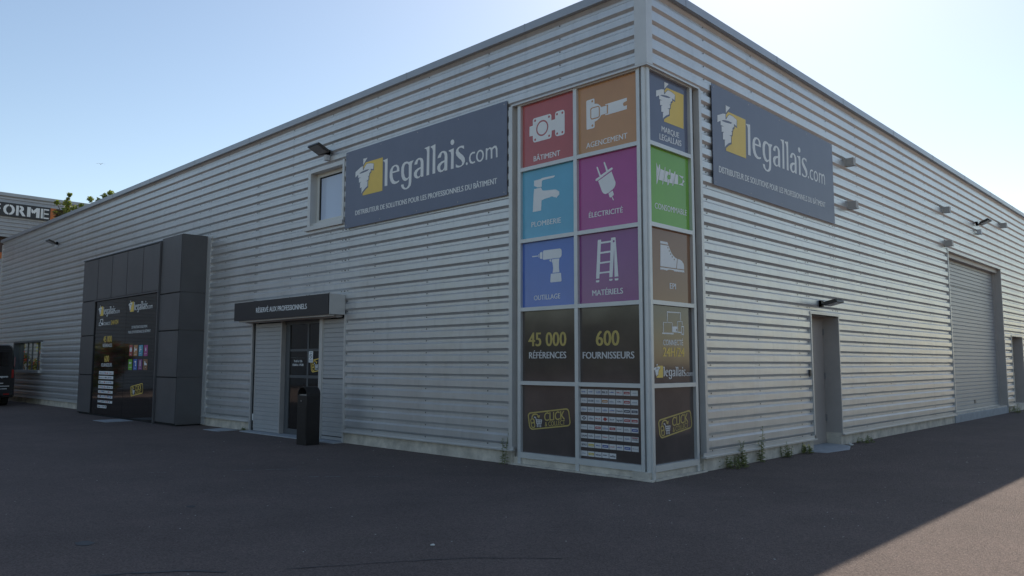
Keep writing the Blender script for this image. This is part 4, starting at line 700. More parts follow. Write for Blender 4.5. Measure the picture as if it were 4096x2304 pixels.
# the badge on the right leaf runs on behind the side panel, as far as the glass does
XD = list(X['click_D']); click('L', en, XD, DO + .004, 'gold', 'white')
b = MB(); b.box(-10.9, -7.1, -.26, .3, -.05, .022, 'slab'); b.build('doorstep', WH, .006)
# ------------------------------------------------------------------ dark entrance portal
VT0, VT1 = 3.43, 4.70
b = MB(); PF = .70; px0, px1 = -20.6, -13.36
b.wbox('L', px1 - .02, px1, .03, 4.78, .0, PF - .02, 'portal'); b.wbox('L', px0, px0 + .02, .03, 4.74, .0, PF - .02, 'portal'); b.wbox('L', px0, px1, 4.70, 4.74, .0, PF - .02, 'portal')
b.wbox('L', px0 + .02, px1 - .02, .06, 4.70, PF - .16, PF - .08, 'seam'); b.wbox('L', px0 + .02, px1 - .02, VT0, 4.70, PF - .079, PF - .03, 'seam'); b.wbox('L', -14.6, px1 - .02, .06, VT0 - .01, PF - .079, PF - .03, 'seam'); b.wbox('L', px0 + .02, -19.45, .06, VT0 - .01, PF - .079, PF - .03, 'seam')
po = b.build('entrance_portal', WH); tag(po, 'projecting anthracite panelled portal with black glass')
SX = [px0, -19.29, -18.12, -16.95, -15.80, -14.585, px1 + .004]
def cpanel(u0, u1, v0, v1, lab=None):
    q = MB(); q.wbox('L', u0 + .018, u1 - .018, v0 + .016, v1 - .016, PF - .02, PF, 'portal'); return q.build('cladding_panel', po)
for i in range(5): cpanel(SX[i], SX[i + 1], VT0, VT1)
cpanel(SX[5], SX[6], VT0 - .12, 4.785)
for v0, v1 in ((.05, 1.19), (1.19, 2.36), (2.36, VT0 - .12)): cpanel(SX[5], SX[6], v0, v1)
for v0, v1 in ((.05, 1.19), (1.19, 2.37), (2.37, VT0)): cpanel(SX[0], -19.42, v0, v1)
for v0, v1 in ((.03, 1.19), (1.19, 2.36), (2.36, VT0 - .12), (VT0 - .12, 4.78)):
    q = MB(); q.box(px1, px1 + .016, -PF + .012, -.05, v0 + .01, v1 - .01, 'portal'); q.build('cladding_panel', po)
b = MB(); b.wbox('L', -14.63, -14.585, .0, 4.70, PF, PF + .05, 'portal'); b.wbox('L', -19.44, -14.63, VT0 - .045, VT0 - .004, PF, PF + .03, 'portal'); b.wbox('L', px0, -14.6, 4.70, 4.73, PF - .02, PF + .02, 'frame_dark'); b.wbox('L', px0 + .05, px1 - .05, .0, .05, .05, PF - .05, 'seam'); b.build('corner_post', po)
PG = .668
b = MB(); b.wbox('L', -19.42, -16.95, .05, VT0 - .03, PG - .03, PG, 'glass_dark'); b.wbox('L', -16.94, -14.64, .05, VT0 - .03, PG - .03, PG - .001, 'glass_dark'); b.build('glass_front', po)
PT = PG + .003
texts('lettering', 'L', [t_[:4] + [0.0] for t_ in T['portal']], PT, 'white', po); texts('numeral', 'L', [t_[:4] + [0.008] for t_ in T['portal_gold']], PT, 'gold', po); shapes('pictogram', 'L', D['portal_icon'], PT, 'white', po)
for kx in ('logo_P1', 'logo_P2'):
    shapes('emblem_square', 'L', D['logo_gold'], PT, 'gold', po, X[kx]); shapes('emblem_screw', 'L', D['logo_white'], PT + .0008, 'white', po, X[kx]); shapes('wordmark', 'L', D['wordmark'], PT, 'white', po, X[kx])
click('L', po, X['click_P'], PT, 'gold', 'white')
b = MB(); k2 = MB()
for i, ((u0, v1), (u1, v0)) in enumerate(D['portal_cards']):
    b.quad('L', u0, u1, v0, v1, PT, 'white'); rn = random.Random(i); u = u0 + .06
    while u < u1 - .12:
        ww = rn.uniform(.05, .12); k2.quad('L', u, u + ww, v0 + .025, v0 + .025 + rn.uniform(.02, .04), PT + .001, rn.choice(['ink_dark', 'ink_blue', 'ink_grey', 'ink_grey', 'ink_red'])); u += ww + rn.uniform(.03, .06)
b.build('supplier_cards', po); k2.build('supplier_marks', po)
order = [('batiment', 'L', 0, 0), ('agencement', 'L', 1, 0), ('plomberie', 'L', 0, 1), ('electricite', 'L', 1, 1), ('consommable', 'R', 0, 1), ('outillage', 'L', 0, 2), ('materiels', 'L', 1, 2), ('epi', 'R', 0, 2)]
for (nm, k_, c_, r_), ((u0, v0), (u1, v1)) in zip(order, D['portal_tiles']):
    q = MB(); q.quad('L', u0, u1, v0, v1, PT, nm); tl = q.build('picture_tile', po)
    if k_ == 'L': a0, a1 = (UL[0], UL[1]) if c_ == 0 else (UL[1], UL[2])
    else: a0, a1 = UR
    b0, b1 = VZ[r_ + 1], VZ[r_]
    sx = (u1 - u0) / (a1 - a0); sy = (v1 - v0) / (b1 - b0)
    XX = [sx, 0, u0 - a0 * sx, 0, sy, v0 - b0 * sy]
    q = MB()
    for s_ in D[nm]: q.shape('L', s_, PT + .001, 'white', XX)
    for t_ in T[nm]: add_text(q, 'L', t_, PT + .001, 'white', XX)
    q.build('pictogram', po)
# ------------------------------------------------------------------ side wall doors and roller shutter
for d, lab in ((D1, 'grey recessed steel door nearest the corner'), (D2, 'grey recessed steel door beyond the roller shutter')):
    b = MB(); b.wbox('R', d[0] + .04, d[1] - .03, .03, d[3] - .01, -.30, -.26, 'door_grey'); b.wbox('R', d[0] + .1, d[1] - .12, .08, d[3] - .1, -.26, -.25, 'door_grey')
    dr = b.build('steel_door', WH); tag(dr, lab)
    b = MB(); b.wbox('R', d[0] + .02, d[0] + .04, .2, d[3], -.3, .04, 'reveal'); b.wbox('R', d[1] - .032, d[1] - .002, .235, d[3] - .01, -.3, .04, 'reveal'); b.wbox('R', d[0] + .04, d[1] - .03, d[3] - .01, d[3] + .02, -.3, .04, 'reveal'); b.wbox('R', d[1] - .04, d[1] + .05, -.05, .235, -.3, .02, 'concrete'); b.wbox('R', d[0] - .03, d[0] + .02, -.05, .235, -.3, .01, 'concrete'); b.build('jamb', dr)
    for v in (.45, 1.25, 2.1):
        b = MB(); b.wbox('R', d[1] - .06, d[1] - .034, v, v + .12, -.26, -.235, 'steel'); b.build('hinge', dr)
    b = MB(); b.wbox('R', d[0] + .12, d[0] + .20, .95, 1.2, -.255, -.246, 'steel'); b.build('lock_plate', dr)
    b = MB(); b.tube([P('R', d[0] + .16, 1.08, -.25), P('R', d[0] + .16, 1.08, -.19), P('R', d[0] + .28, 1.08, -.19)], .011, 'steel', 8); b.build('handle', dr)
b = MB(); slats(b, 'R', ROL[0] + .06, ROL[1] - .04, .27, ROL[3] - .12, -.21, .107, 'shutter', .014); b.wbox('R', ROL[0] + .06, ROL[1] - .04, 3.72, 3.735, -.22, -.1945, 'seam')
ro = b.build('roller_shutter', WH); tag(ro, 'wide pale slatted roller shutter on the side wall')
b = MB(); b.wbox('R', ROL[0] + .04, ROL[0] + .06, .2, ROL[3], -.3, .04, 'trim'); b.wbox('R', ROL[1] - .04, ROL[1] - .005, .2, ROL[3], -.3, .04, 'reveal'); b.wbox('R', ROL[0] + .06, ROL[1] - .04, ROL[3] - .13, ROL[3] + .02, -.3, -.05, 'reveal'); b.build('jamb', ro)
b = MB(); b.wbox('R', ROL[0] + .06, ROL[1] - .04, .2, .27, -.24, -.17, 'trim'); b.build('bottom_rail', ro)
for u in (ROL[0] + .06, ROL[1] - .12):
    b = MB(); b.wbox('R', u, u + .08, .2, ROL[3] - .13, -.205, -.15, 'reveal'); b.build('guide_rail', ro)
b = MB(); b.wbox('R', 16.9, 17.06, .40, .50, -.2, -.185, 'frame_dark'); b.build('lock', ro)
b = MB(); b.wbox('R', ROL[0] - .02, ROL[1] + .02, -.05, .2, -.3, .035, 'slab'); b.build('doorstep', WH, .015)
b = MB(); b.face([(-.28, 5.0, .028), (-.28, 6.42, .028), (.16, 6.30, .016), (.36, 5.7, .012), (.28, 4.95, .012), (.05, 4.9, .014)], 'slab'); b.face([(.16, 6.30, .016), (.20, 6.32, 0), (.42, 5.7, 0), (.36, 5.7, .012)], 'slab'); b.face([(.36, 5.7, .012), (.42, 5.7, 0), (.33, 4.9, 0), (.28, 4.95, .012)], 'slab'); b.face([(.28, 4.95, .012), (.33, 4.9, 0), (.05, 4.84, 0), (.05, 4.9, .014)], 'slab'); b.build('doorstep', WH)
b = MB(); b.wbox('R', 4.93, 4.985, 1.33, 1.44, .04, .07, 'lamp_body'); b.build('door_bell', WH)

# ------------------------------------------------------------------ sign boards
def sign(k, u0, u1, v0, v1, key, tag_key, label):
    s = empty('sign_board', P(k, (u0 + u1) / 2, v0, .05)); tag(s, label, 'sign', 'navy sign boards fixed to the cladding')
    iv = Matrix.Translation(-Vector(s.location))
    b = MB(); b.wbox(k, u0, u1, v0, v1, .052, .060, 'sign'); b.build('board', s, M4=iv)
    b = MB()
    for i in range(5):
        for v in (v0 + .05, v1 - .05):
            u = u0 + .06 + i * (u1 - u0 - .12) / 4; q = ring(u, v, .012, 8); b.face([P(k, a, c_, .0625) for a, c_ in q], 'reveal')
    b.build('rivets', s, M4=iv)
    o = .0625
    for nm, lst, m, oo in (('emblem_square', D['logo_gold'], 'gold', o), ('emblem_screw', D['logo_white'], 'white', o + .0008), ('wordmark', D['wordmark'], 'white', o)):
        b = MB()
        for q in lst: b.shape(k, q, oo, m, X.get(key))
        b.build(nm, s, M4=iv)
    b = MB(); add_text(b, k, T[tag_key][0], o, 'white'); b.build('tagline', s, M4=iv)
    return s
sign('L', -7.175, -2.635, 4.232, 5.782, None, 'tag_L', 'large navy sign with yellow screw emblem beside the upper window')
sign('R', 1.69, 6.36, 4.262, 5.855, 'logo_R', 'tag_R', 'large navy sign with yellow screw emblem on the side wall')

# ------------------------------------------------------------------ entrance sign box
cs = empty('shutter_box_sign', (-9.1, 0, 2.5)); tag(cs, 'black box sign above the entrance door with a pale end cap', 'sign')
iv = Matrix.Translation((9.1, 0, -2.5))
b = MB(); b.wbox('L', -11.02, -7.13, 2.50, 2.905, .03, .395, 'trim'); b.build('housing', cs, .006, M4=iv)
b = MB(); b.wbox('L', -11.03, -7.15, 2.497, 2.91, .396, .415, 'black'); b.build('fascia', cs, M4=iv)
b = MB(); b.box(-7.13, -7.122, -.40, -.05, 2.503, 2.902, 'trim'); b.build('end_cap', cs, M4=iv)
b = MB(); b.wbox('L', -10.9, -7.2, 2.455, 2.499, .05, .2, 'reveal'); b.wbox('L', -10.9, -7.2, 2.47, 2.499, .24, .36, 'trim'); b.build('guide_rail', cs, M4=iv)
b = MB(); add_text(b, 'L', T['canopy'][0], .4165, 'white'); b.build('lettering', cs, M4=iv)

# ------------------------------------------------------------------ floodlights (built facing -Y, wall at y = 0)
def floodlight(name, loc, rz, label, tilt=24, sensor=True, s=1.0, reach=.3, head_dz=0.1):
    f = empty(name, loc, rz); tag(f, label, 'floodlight', 'wall floodlights')
    b = MB(); b.box(-.05 * s, .05 * s, -.05, 0, -.05, .07, 'lamp_body'); b.tube([(0, -.04, .0), (0, -reach, head_dz)], .018 * s, 'lamp_body', 8)
    for q in (-.13, .13): b.tube([(0, -.05, .0), (q * s, -reach + .01, head_dz), (q * s, -reach - .13, head_dz + .04)], .012 * s, 'lamp_body', 6); b.build('bracket', f)
    mt = Matrix.Translation((0, -reach, head_dz)) @ Matrix.Rotation(R(-tilt), 4, 'X')
    b = MB(); b.box(-.17 * s, .17 * s, -.27 * s, .0, -.018, .022, 'lamp_body')
    for i in range(8): b.box(-.155 * s + i * .042 * s, -.145 * s + i * .042 * s, -.25 * s, -.02, .022, .048, 'lamp_body')
    b.build('lamp_head', f, M4=mt)
    b = MB(); b.box(-.15 * s, .15 * s, -.25 * s, -.025, -.0235, -.018, 'lamp_glass'); b.build('lamp_glass', f, M4=mt)
    if sensor:
        b = MB(); b.box(-.03, .06, -.10, -.005, -.16, -.045, 'sensor'); b.build('sensor', f, .01)
    return f
floodlight('floodlight', (-7.85, -.04, 5.90), 0, 'bronze floodlight with a white sensor above the upper window', 24, True, 1.12, .11, -.015)
floodlight('floodlight', (-25.85, -.04, 5.92), 0, 'small bronze floodlight far left on the front wall', 22, True, 1.0, .11, -.01)
floodlight('floodlight', (.04, 5.54, 2.645), R(90), 'flat bronze floodlight over the grey side door', 13, False, .98, .12, -.02)
floodlight('floodlight', (.04, 17.2, 5.68), R(90), 'dark floodlight high above the roller shutter', 22, False, 1.02, .12, -.02)
b = MB(); b.box(.041, .15, 17.22, 17.34, 5.38, 5.52, 'sensor'); b.box(.041, .17, 17.21, 17.35, 5.372, 5.38, 'box_lip')
tag(b.build('motion_sensor', None, .008), 'small pale sensor just below the floodlight over the roller shutter', 'sensor')

# ------------------------------------------------------------------ stub boxes on the side wall
def wall_box(y, z, label, w=.135, h=.145, d=.17):
    f = empty('wall_box', (.04, y, z)); tag(f, label, 'wall box', 'grey stub boxes on the side wall')
    b = MB(); b.box(0, d, -w / 2, w / 2, 0, h, 'box'); b.box(-.034, .012, -w / 2 - .012, w / 2 + .012, -.012, h + .012, 'box'); b.build('housing', f, .008)
    b = MB(); b.box(.02, d + .01, -w / 2 - .004, w / 2 + .004, -.012, -.001, 'box_lip'); b.build('lip', f)
    return f
wall_box(7.12, 5.56, 'upper of the two grey stub boxes just beyond the side sign')
wall_box(7.17, 4.68, 'lower of the two grey stub boxes just beyond the side sign')
wall_box(13.86, 5.55, 'upper of the two grey stub boxes over the near edge of the roller shutter')
wall_box(13.93, 4.66, 'grey stub box touching the top left corner of the roller shutter')
wall_box(20.35, 5.97, 'grey stub box farthest along the side wall, past the high floodlight')

# ------------------------------------------------------------------ litter bin
bn = empty('litter_bin', (-7.36, -.66, 0), R(4)); tag(bn, 'tall dark brown litter bin with a hood in front of the entrance', 'litter bin')
h = .153
b = MB(); b.box(-h, h, -h, h, .0, .935, 'bin'); b.build('body', bn, .008)
b = MB(); b.box(-h + .02, h - .02, -h - .006, -h + .002, .10, .72, 'bin'); b.box(h - .002, h + .005, -h + .02, h - .02, .06, .90, 'bin'); b.build('door', bn)
b = MB(); b.tube([(-.02, -h - .014, .83), (-.02, -h - .002, .83)], .014, 'steel', 10); b.build('lock', bn)
b = MB(); n_ = 14
arc = [(h * math.cos(math.pi * i / n_), .935 + .17 * math.sin(math.pi * i / n_)) for i in range(n_ + 1)]
for (xa, za), (xb, zb) in zip(arc, arc[1:]):
    ia = (xa * .9, .935 + (za - .935) * .9); ib = (xb * .9, .935 + (zb - .935) * .9)
    for y in (-h, h): b.face([(xa, y, za), (xb, y, zb), (ib[0], y, ib[1]), (ia[0], y, ia[1])], 'bin')
    b.face([(xa, -h, za), (xb, -h, zb), (xb, h, zb), (xa, h, za)], 'bin'); b.face([(ia[0], -h, ia[1]), (ib[0], -h, ib[1]), (ib[0], h, ib[1]), (ia[0], h, ia[1])], 'bin')
b.build('hood', bn)
b = MB(); b.box(-h * .86, h * .86, -h * .8, h * .8, .935, .955, 'steel'); b.build('ash_plate', bn)

# ------------------------------------------------------------------ mats / slabs on the ground
b = MB(); b.box(-16.85, -15.9, -1.42, -.74, 0, .014, 'slab'); tag(b.build('door_mat', None, .004), 'pale flat plate on the asphalt before the dark portal', 'plate')
b = MB(); b.box(-11.95, -11.25, -.62, -.12, 0, .014, 'slab'); tag(b.build('access_cover', None, .004), 'pale access cover set in the asphalt between portal and entrance', 'access cover')

# ------------------------------------------------------------------ black van at the left edge
vn = empty('van', (-26.6, -1.94, 0)); tag(vn, 'black delivery van parked by the front wall with white lettering on its rear doors', 'van')
def sect(x, hw, z0, z1, rr, tw):
    pts = []
    for cx, cz, a0 in ((hw - rr - tw, z1 - rr, 0), (-(hw - rr - tw), z1 - rr, 90)):
        for i in range(5):
            t = R(a0 + i * 22.5); pts.append((x, cx + rr * math.cos(t), cz + rr * math.sin(t)))
    return [(x, hw - .02, z0), (x, hw, z0 + .25), (x, hw, 1.1)] + pts + [(x, -hw, 1.1), (x, -hw, z0 + .25), (x, -hw + .02, z0)]
st = [sect(0, .95, .32, 2.16, .16, .1), sect(-.12, 1.0, .3, 2.2, .2, .09), sect(-3.2, 1.0, .3, 2.2, .2, .09), sect(-3.75, 1.0, .3, 2.1, .2, .12), sect(-4.4, .98, .3, 1.42, .12, .06), sect(-5.2, .92, .32, 1.1 + .05, .05, .03), sect(-5.35, .86, .36, 1.12, .01, .02)]
b = MB(); kk = b.mi('van')
for s_ in st: b.v += s_
n_ = len(st[0])
for i in range(len(st) - 1):
    for j in range(n_): b.f.append((i * n_ + j, i * n_ + (j + 1) % n_, (i + 1) * n_ + (j + 1) % n_, (i + 1) * n_ + j)); b.m.append(kk)
b.f.append(tuple(range(n_))); b.m.append(kk); b.f.append(tuple((len(st) - 1) * n_ + j for j in range(n_))); b.m.append(kk)
b.build('body', vn)
for y0, y1 in ((-.82, -.03), (.03, .82)):
    b = MB(); b.box(.002, .018, y0, y1, .5, 2.02, 'van'); dd = b.build('rear_door', vn, .008)
    b = MB(); b.box(.018, .026, y0 + .1, y1 - .08, 1.42, 1.92, 'glass_dark'); b.build('window', dd)
for y in (-.90, .90):
    b = MB(); b.box(-.02, .022, y - .035, y + .035, 1.0, 1.30, 'tail'); b.box(-.02, .0215, y + .045 * (1 if y > 0 else -1) - .012, y + .045 * (1 if y > 0 else -1) + .012, 1.40, 1.75, 'lamp_clear'); b.build('tail_light', vn, .01)
b = MB(); b.box(-.1, .10, -.96, .96, .36, .56, 'seam'); b.build('bumper', vn, .03)
b = MB(); b.box(.10, .106, .62, .80, .40, .45, 'tail'); b.build('reflector', vn)
for x in (-.95, -4.3):
    for y in (-.86, .86):
        b = MB(); b.tube([(x, y - .11, .34), (x, y + .11, .34)], .34, 'tyre', 20); wl = b.build('wheel', vn)
        b = MB(); b.tube([(x, y - .118, .34), (x, y + .118, .34)], .2, 'steel', 14); b.build('rim', wl)
b = MB(); b.face([(-3.80, -.84, 2.06), (-3.80, .84, 2.06), (-4.41, .9, 1.45), (-4.41, -.9, 1.45)], 'glass_dark'); b.build('windscreen', vn, M4=Matrix.Translation((-.03, 0, .03)))
b = MB()
for s_, yb, z, hh, wd in (('étique', .76, 1.02, .075, .44), ('.com', .74, .60, .05, .22)):
    add_text(b, 'R', [s_, (yb - wd, z), (yb, z), (yb - wd, z + hh), .02], .027, 'white')
b.quad('R', .12, .81, .70, .725, .027, 'white_dim'); b.quad('R', .2, .62, .80, .83, .027, 'white_dim'); b.build('lettering', vn)

# ------------------------------------------------------------------ neighbouring warehouse
nb = empty('neighbour_building', (-42, 5, 0)); tag(nb, 'tall grey ribbed metal building behind the left end of the warehouse', 'building')
iv = Matrix.Translation((42, -5, 0)); NO = -42.0
b = MB(); clad(b, 'R', -30, 40, 8.31, 10.5, 'clad_far', NO - .04, False); b.wbox('R', -30, 40, 8.25, 8.31, NO - 6, NO + .0, 'coping'); b.build('upper_wall', nb, M4=iv)
b = MB(); b.wbox('R', -30, 40, 10.45, 10.62, NO - 12, NO + .08, 'coping'); b.build('roof', nb, M4=iv)
b = MB(); b.wbox('R', -30, 40, 7.44, 8.25, NO - 1.0, NO - .5, 'brown'); b.wbox('R', -30, 40, 7.11, 7.44, NO - 1.0, NO - .4, 'orange'); clad(b, 'R', -30, 40, 0, 7.11, 'clad_far', NO - .45, False); b.box(NO - 12, NO - 1.02, -30, 40, 0, 10.44, 'clad_far'); b.build('lower_wall', nb, M4=iv)
ns = empty('shop_sign', (-41.9, 1, 9.36)); tag(ns, 'long black sign with white stencil capitals on the neighbouring building', 'sign')
iv = Matrix.Translation((41.9, -1, -9.36))
b = MB(); b.wbox('R', -3.5, 3.92, 9.35, 10.08, NO + .05, NO + .12, 'black'); b.build('board', ns, M4=iv)
b = MB(); b.wbox('R', 3.925, 4.24, 9.36, 10.07, NO + .05, NO + .13, 'orange'); b.wbox('R', 4.245, 5.1, 9.36, 10.07, NO + .05, NO + .11, 'brown'); b.build('orange_end', ns, M4=iv)
b = MB(); k2 = MB()
for ch, u0, u1 in (('F', 1.13, 1.56), ('O', 1.68, 2.22), ('R', 2.28, 2.74), ('M', 2.80, 3.40), ('E', 3.46, 3.86)):
    add_text(b, 'R', [ch, (u0, 9.44), (u1, 9.44), (u0, 9.98), .06], NO + .123, 'white')
    um = u0 + (.5 * (u1 - u0) if ch == 'O' else .30 * (u1 - u0)); k2.quad('R', um - .016, um + .016, 9.42, 10.0, NO + .126, 'black')
b.build('lettering', ns, M4=iv); k2.build('stencil_cut', ns, M4=iv)

# ------------------------------------------------------------------ trees
def leaf_cloud(b, c, r, n, rn, mats, size):
    for _ in range(n):
        while True:
            d = Vector((rn.uniform(-1, 1), rn.uniform(-1, 1), rn.uniform(-1, 1)))
            if d.length <= 1: break
        d = d * (.55 + .45 * rn.random())
        p = Vector(c) + Vector((d.x * r, d.y * r, d.z * r * .95)); s_ = size * rn.uniform(.6, 1.3)
        a = Vector((rn.uniform(-1, 1), rn.uniform(-1, 1), rn.uniform(-.6, .6))).normalized(); q = a.cross(Vector((rn.uniform(-1, 1), rn.uniform(-1, 1), rn.uniform(-1, 1)))).normalized()
        b.face([p - a * s_, p + q * s_ * .45 - a * s_ * .1, p + a * s_, p - q * s_ * .45 - a * s_ * .1], rn.choice(mats))
def tree(loc, label, clusters, extra, seed, trunk_top):
    t = empty('tree', loc); tag(t, label, 'tree', 'trees behind the warehouse'); rn = random.Random(seed); iv = Matrix.Translation(-Vector(loc))
    b = MB(); w_ = MB(); x, y, _ = loc
    w_.tube([(x, y, 0), (x + .08, y - .05, 2.5), (x - .05, y + .05, 5), (x, y, trunk_top)], [.17, .13, .10, .05], 'bark', 8)
    for c, r_, m_ in clusters + extra:
        base = Vector((x, y, min(trunk_top, c[2] - 1.2))); mid = (base + Vector(c)) / 2 + Vector((0, 0, .1))
        w_.tube([base, mid, Vector(c) + Vector((0, 0, -r_ * .2))], [.045, .03, .012], 'bark', 5)
        leaf_cloud(b, c, r_, int(60 + 900 * r_ * r_ * 1.2), rn, m_, .075)
    b.build('crown', t, M4=iv); w_.build('trunk', t, M4=iv)
G = ['leaf_sun', 'leaf', 'leaf']; GB = ['leaf_brown', 'leaf_brown', 'leaf_dark']
def ex(x, y, n, z0, z1, r_, seed):
    rn = random.Random(seed); return [((x + rn.uniform(-r_, r_), y + rn.uniform(-r_, r_), rn.uniform(z0, z1)), rn.uniform(.35, .6), G) for _ in range(n)]
XT = -37.5
tree((XT, 3.6, 0), 'thin young tree with yellow-green sprigs before the black shop sign', [((XT, 3.02, 9.62), .17, G), ((XT, 3.58, 10.12), .15, ['leaf_dark', 'leaf']), ((XT, 3.52, 9.90), .08, G), ((XT, 3.50, 9.66), .24, G), ((XT, 3.50, 9.32), .27, G), ((XT, 3.85, 9.42), .22, G), ((XT, 4.17, 9.62), .17, G), ((XT, 4.42, 9.60), .12, G), ((XT - .1, 3.15, 9.05), .32, GB)], ex(XT, 3.7, 10, 5.0, 8.6, .9, 3), 11, 8.3)
tree((XT, 5.2, 0), 'second young tree whose top just clears the warehouse roof edge', [((XT, 4.56, 10.02), .20, ['leaf_dark', 'leaf']), ((XT, 4.97, 10.02), .18, G), ((XT, 5.24, 10.28), .22, G), ((XT, 5.52, 10.48), .21, G), ((XT, 4.75, 9.75), .15, G), ((XT, 5.4, 10.1), .3, G)], ex(XT, 5.3, 9, 5.2, 9.2, .8, 4), 12, 8.8)

# ------------------------------------------------------------------ weeds along the base of the side wall
def weed(loc, hgt, stems, label, seed, flower=False, spread=.06, group='weeds along the foot of the side wall'):
    wd = empty('weed', loc); tag(wd, label, 'weed', group); rn = random.Random(seed); b = MB(); s2 = MB(); fl = MB()
    for i in range(stems):
        a = rn.uniform(0, 6.28); hh = hgt * rn.uniform(.55, 1.0) if i else hgt; bx, by = rn.uniform(-spread, spread) * .6, rn.uniform(-spread, spread)
        tx, ty = bx + .12 * hh * math.cos(a), by + .18 * hh * math.sin(a)
        s2.tube([(bx, by, 0), ((bx + tx) / 2, (by + ty) / 2, hh * .55), (tx, ty, hh)], [.005, .004, .002], 'weed', 5)
        n_ = int(10 + hh * 60)
        for j in range(n_):
            f = (j + .5) / n_; p = Vector((bx + (tx - bx) * f, by + (ty - by) * f, hh * f)); t = rn.uniform(0, 6.28); L_ = rn.uniform(.04, .085) * (1.25 - .7 * f)
            d = Vector((math.cos(t), math.sin(t), rn.uniform(.1, .8))).normalized(); q = d.cross(Vector((0, 0, 1))).normalized() * L_ * .2
            b.face([p, p + d * L_ * .5 + q * 1.3, p + d * L_ - Vector((0, 0, L_ * .25)), p + d * L_ * .5 - q * 1.3], 'weed')
        if flower:
            for _ in range(3):
                p = Vector((tx, ty, hh)) + Vector((rn.uniform(-.015, .015), rn.uniform(-.015, .015), rn.uniform(0, .02))); fl.face([p + Vector((0, -.012, 0)), p + Vector((0, 0, .012)), p + Vector((0, .012, 0)), p + Vector((.006, 0, -.012))], 'weed_flower')
    b.build('leaves', wd); s2.build('stems', wd)
    if flower: fl.build('flowers', wd)
    return wd
weed((.09, 2.02, 0), .22, 11, 'bushy green weed clump nearest the corner glazing', 1, False, .26)
weed((.07, 2.30, 0), .38, 3, 'thin taller weed at the edge of the bushy clump', 5, False, .06)
weed((.06, 2.95, 0), .56, 3, 'tall single upright weed against the side wall plinth', 2, False, .03)
weed((.07, 3.85, 0), .24, 6, 'low sprawling weed midway between the corner and the side door', 3, False, .16)
weed((.07, 4.62, 0), .17, 8, 'small yellow flowering weed beside the side door step', 4, True, .12)
weed((.10, 7.2, 0), .14, 8, 'low weed tuft just past the grey side door', 6, False, .3)
weed((.15, 20.2, 0), .3, 16, 'scruffy weed clump at the far end of the roller shutter step', 7, False, .5)
weed((-2.66, -.07, 0), .55, 2, 'dry thin weed growing at the left foot of the corner glazing', 8, False, .05, 'weeds along the foot of the front wall')
weed((-11.0, -.09, 0), .10, 4, 'tiny weed at the left foot of the entrance', 9, False, .05, 'weeds along the foot of the front wall')

# ------------------------------------------------------------------ litter, specks, worn paint, tar seams
def scrap(name, loc, s_, label, cat, m, seed):
    rn = random.Random(seed); bm = bmesh.new(); bmesh.ops.create_icosphere(bm, subdivisions=2, radius=1)
    for v in bm.verts: v.co = Vector((v.co.x * s_ * rn.uniform(.8, 1.2), v.co.y * s_ * .7 * rn.uniform(.7, 1.2), (v.co.z + 1) * s_ * .28 * rn.uniform(.7, 1.1)))
    me = bpy.data.meshes.new(name); bm.to_mesh(me); bm.free(); me.materials.append(M[m]); o = bpy.data.objects.new(name, me); COL.objects.link(o); o.location = loc; o.rotation_euler = (0, 0, rn.uniform(0, 3)); return tag(o, label, cat)
scrap('paper_scrap', (.664, -4.337, 0), .028, 'small crumpled white paper scrap alone on the foreground asphalt', 'litter', 'paper', 1)
scrap('crumpled_wrapper', (.16, 6.42, 0), .085, 'crumpled pale wrapper lying at the foot of the side door jamb', 'litter', 'paper', 2)
b = MB(); rn = random.Random(5)
for i in range(420):
    if i < 300: x, y = rn.uniform(-9, 3.2), rn.uniform(-7, -.1)
    else: x, y = rn.uniform(.1, 3.2), rn.uniform(-3, 9)
    if x < 0 and y > -.12: continue
    a = rn.uniform(0, 6.3); s_ = rn.uniform(.004, .013) * (2.0 if rn.random() < .08 else 1); dx, dy = s_ * math.cos(a), s_ * math.sin(a); z = .004
    b.face([(x - dx, y - dy, z), (x + dy * .5, y - dx * .5, z + .003), (x + dx, y + dy, z + .002), (x - dy * .5, y + dx * .5, z)], 'paper')
tag(b.build('litter_flakes'), 'tiny pale flakes and leaf bits scattered over the asphalt', 'litter flakes', kind='stuff')
b = MB()
for (x0, y0), (x1, y1), w_ in (((-4.95, -3.36), (-4.42, -2.62), .022), ((-5.6, -4.3), (-5.45, -4.1), .02), ((-3.62, -2.93), (-3.33, -2.6), .03), ((-3.05, -2.35), (-2.75, -2.0), .018)):
    d = Vector((x1 - x0, y1 - y0, 0)).normalized(); q = Vector((-d.y, d.x, 0)) * w_; n_ = 6
    for i in range(n_):
        if (i * 7) % 5 == 4: continue
        a = Vector((x0, y0, .004)).lerp(Vector((x1, y1, .004)), i / n_); c_ = Vector((x0, y0, .004)).lerp(Vector((x1, y1, .004)), (i + .9) / n_); k = .5 + .5 * ((i * 3) % 4) / 3
        b.face([a - q * k, c_ - q * .7, c_ + q * k, a + q * .8], 'paint')
tag(b.build('road_marking'), kind='structure')
b = MB()
def seam(pts, w_, seed):
    rn = random.Random(seed); P2 = []
    for a, c_ in zip(pts, pts[1:]):
        n_ = max(2, int(math.dist(a, c_) / .08))
        for i in range(n_): P2.append(Vector((a[0] + (c_[0] - a[0]) * i / n_ + rn.uniform(-.012, .012), a[1] + (c_[1] - a[1]) * i / n_ + rn.uniform(-.012, .012), .004)))
    P2.append(Vector((*pts[-1], .004)))
    L_ = []
    for i, p in enumerate(P2):
        d = (P2[min(i + 1, len(P2) - 1)] - P2[max(i - 1, 0)]).normalized(); q = Vector((-d.y, d.x, 0)) * w_ * rn.uniform(.5, 1.2); L_.append((p - q, p + q))
    for a, c_ in zip(L_, L_[1:]): b.face([a[0], c_[0], c_[1], a[1]], 'tar')
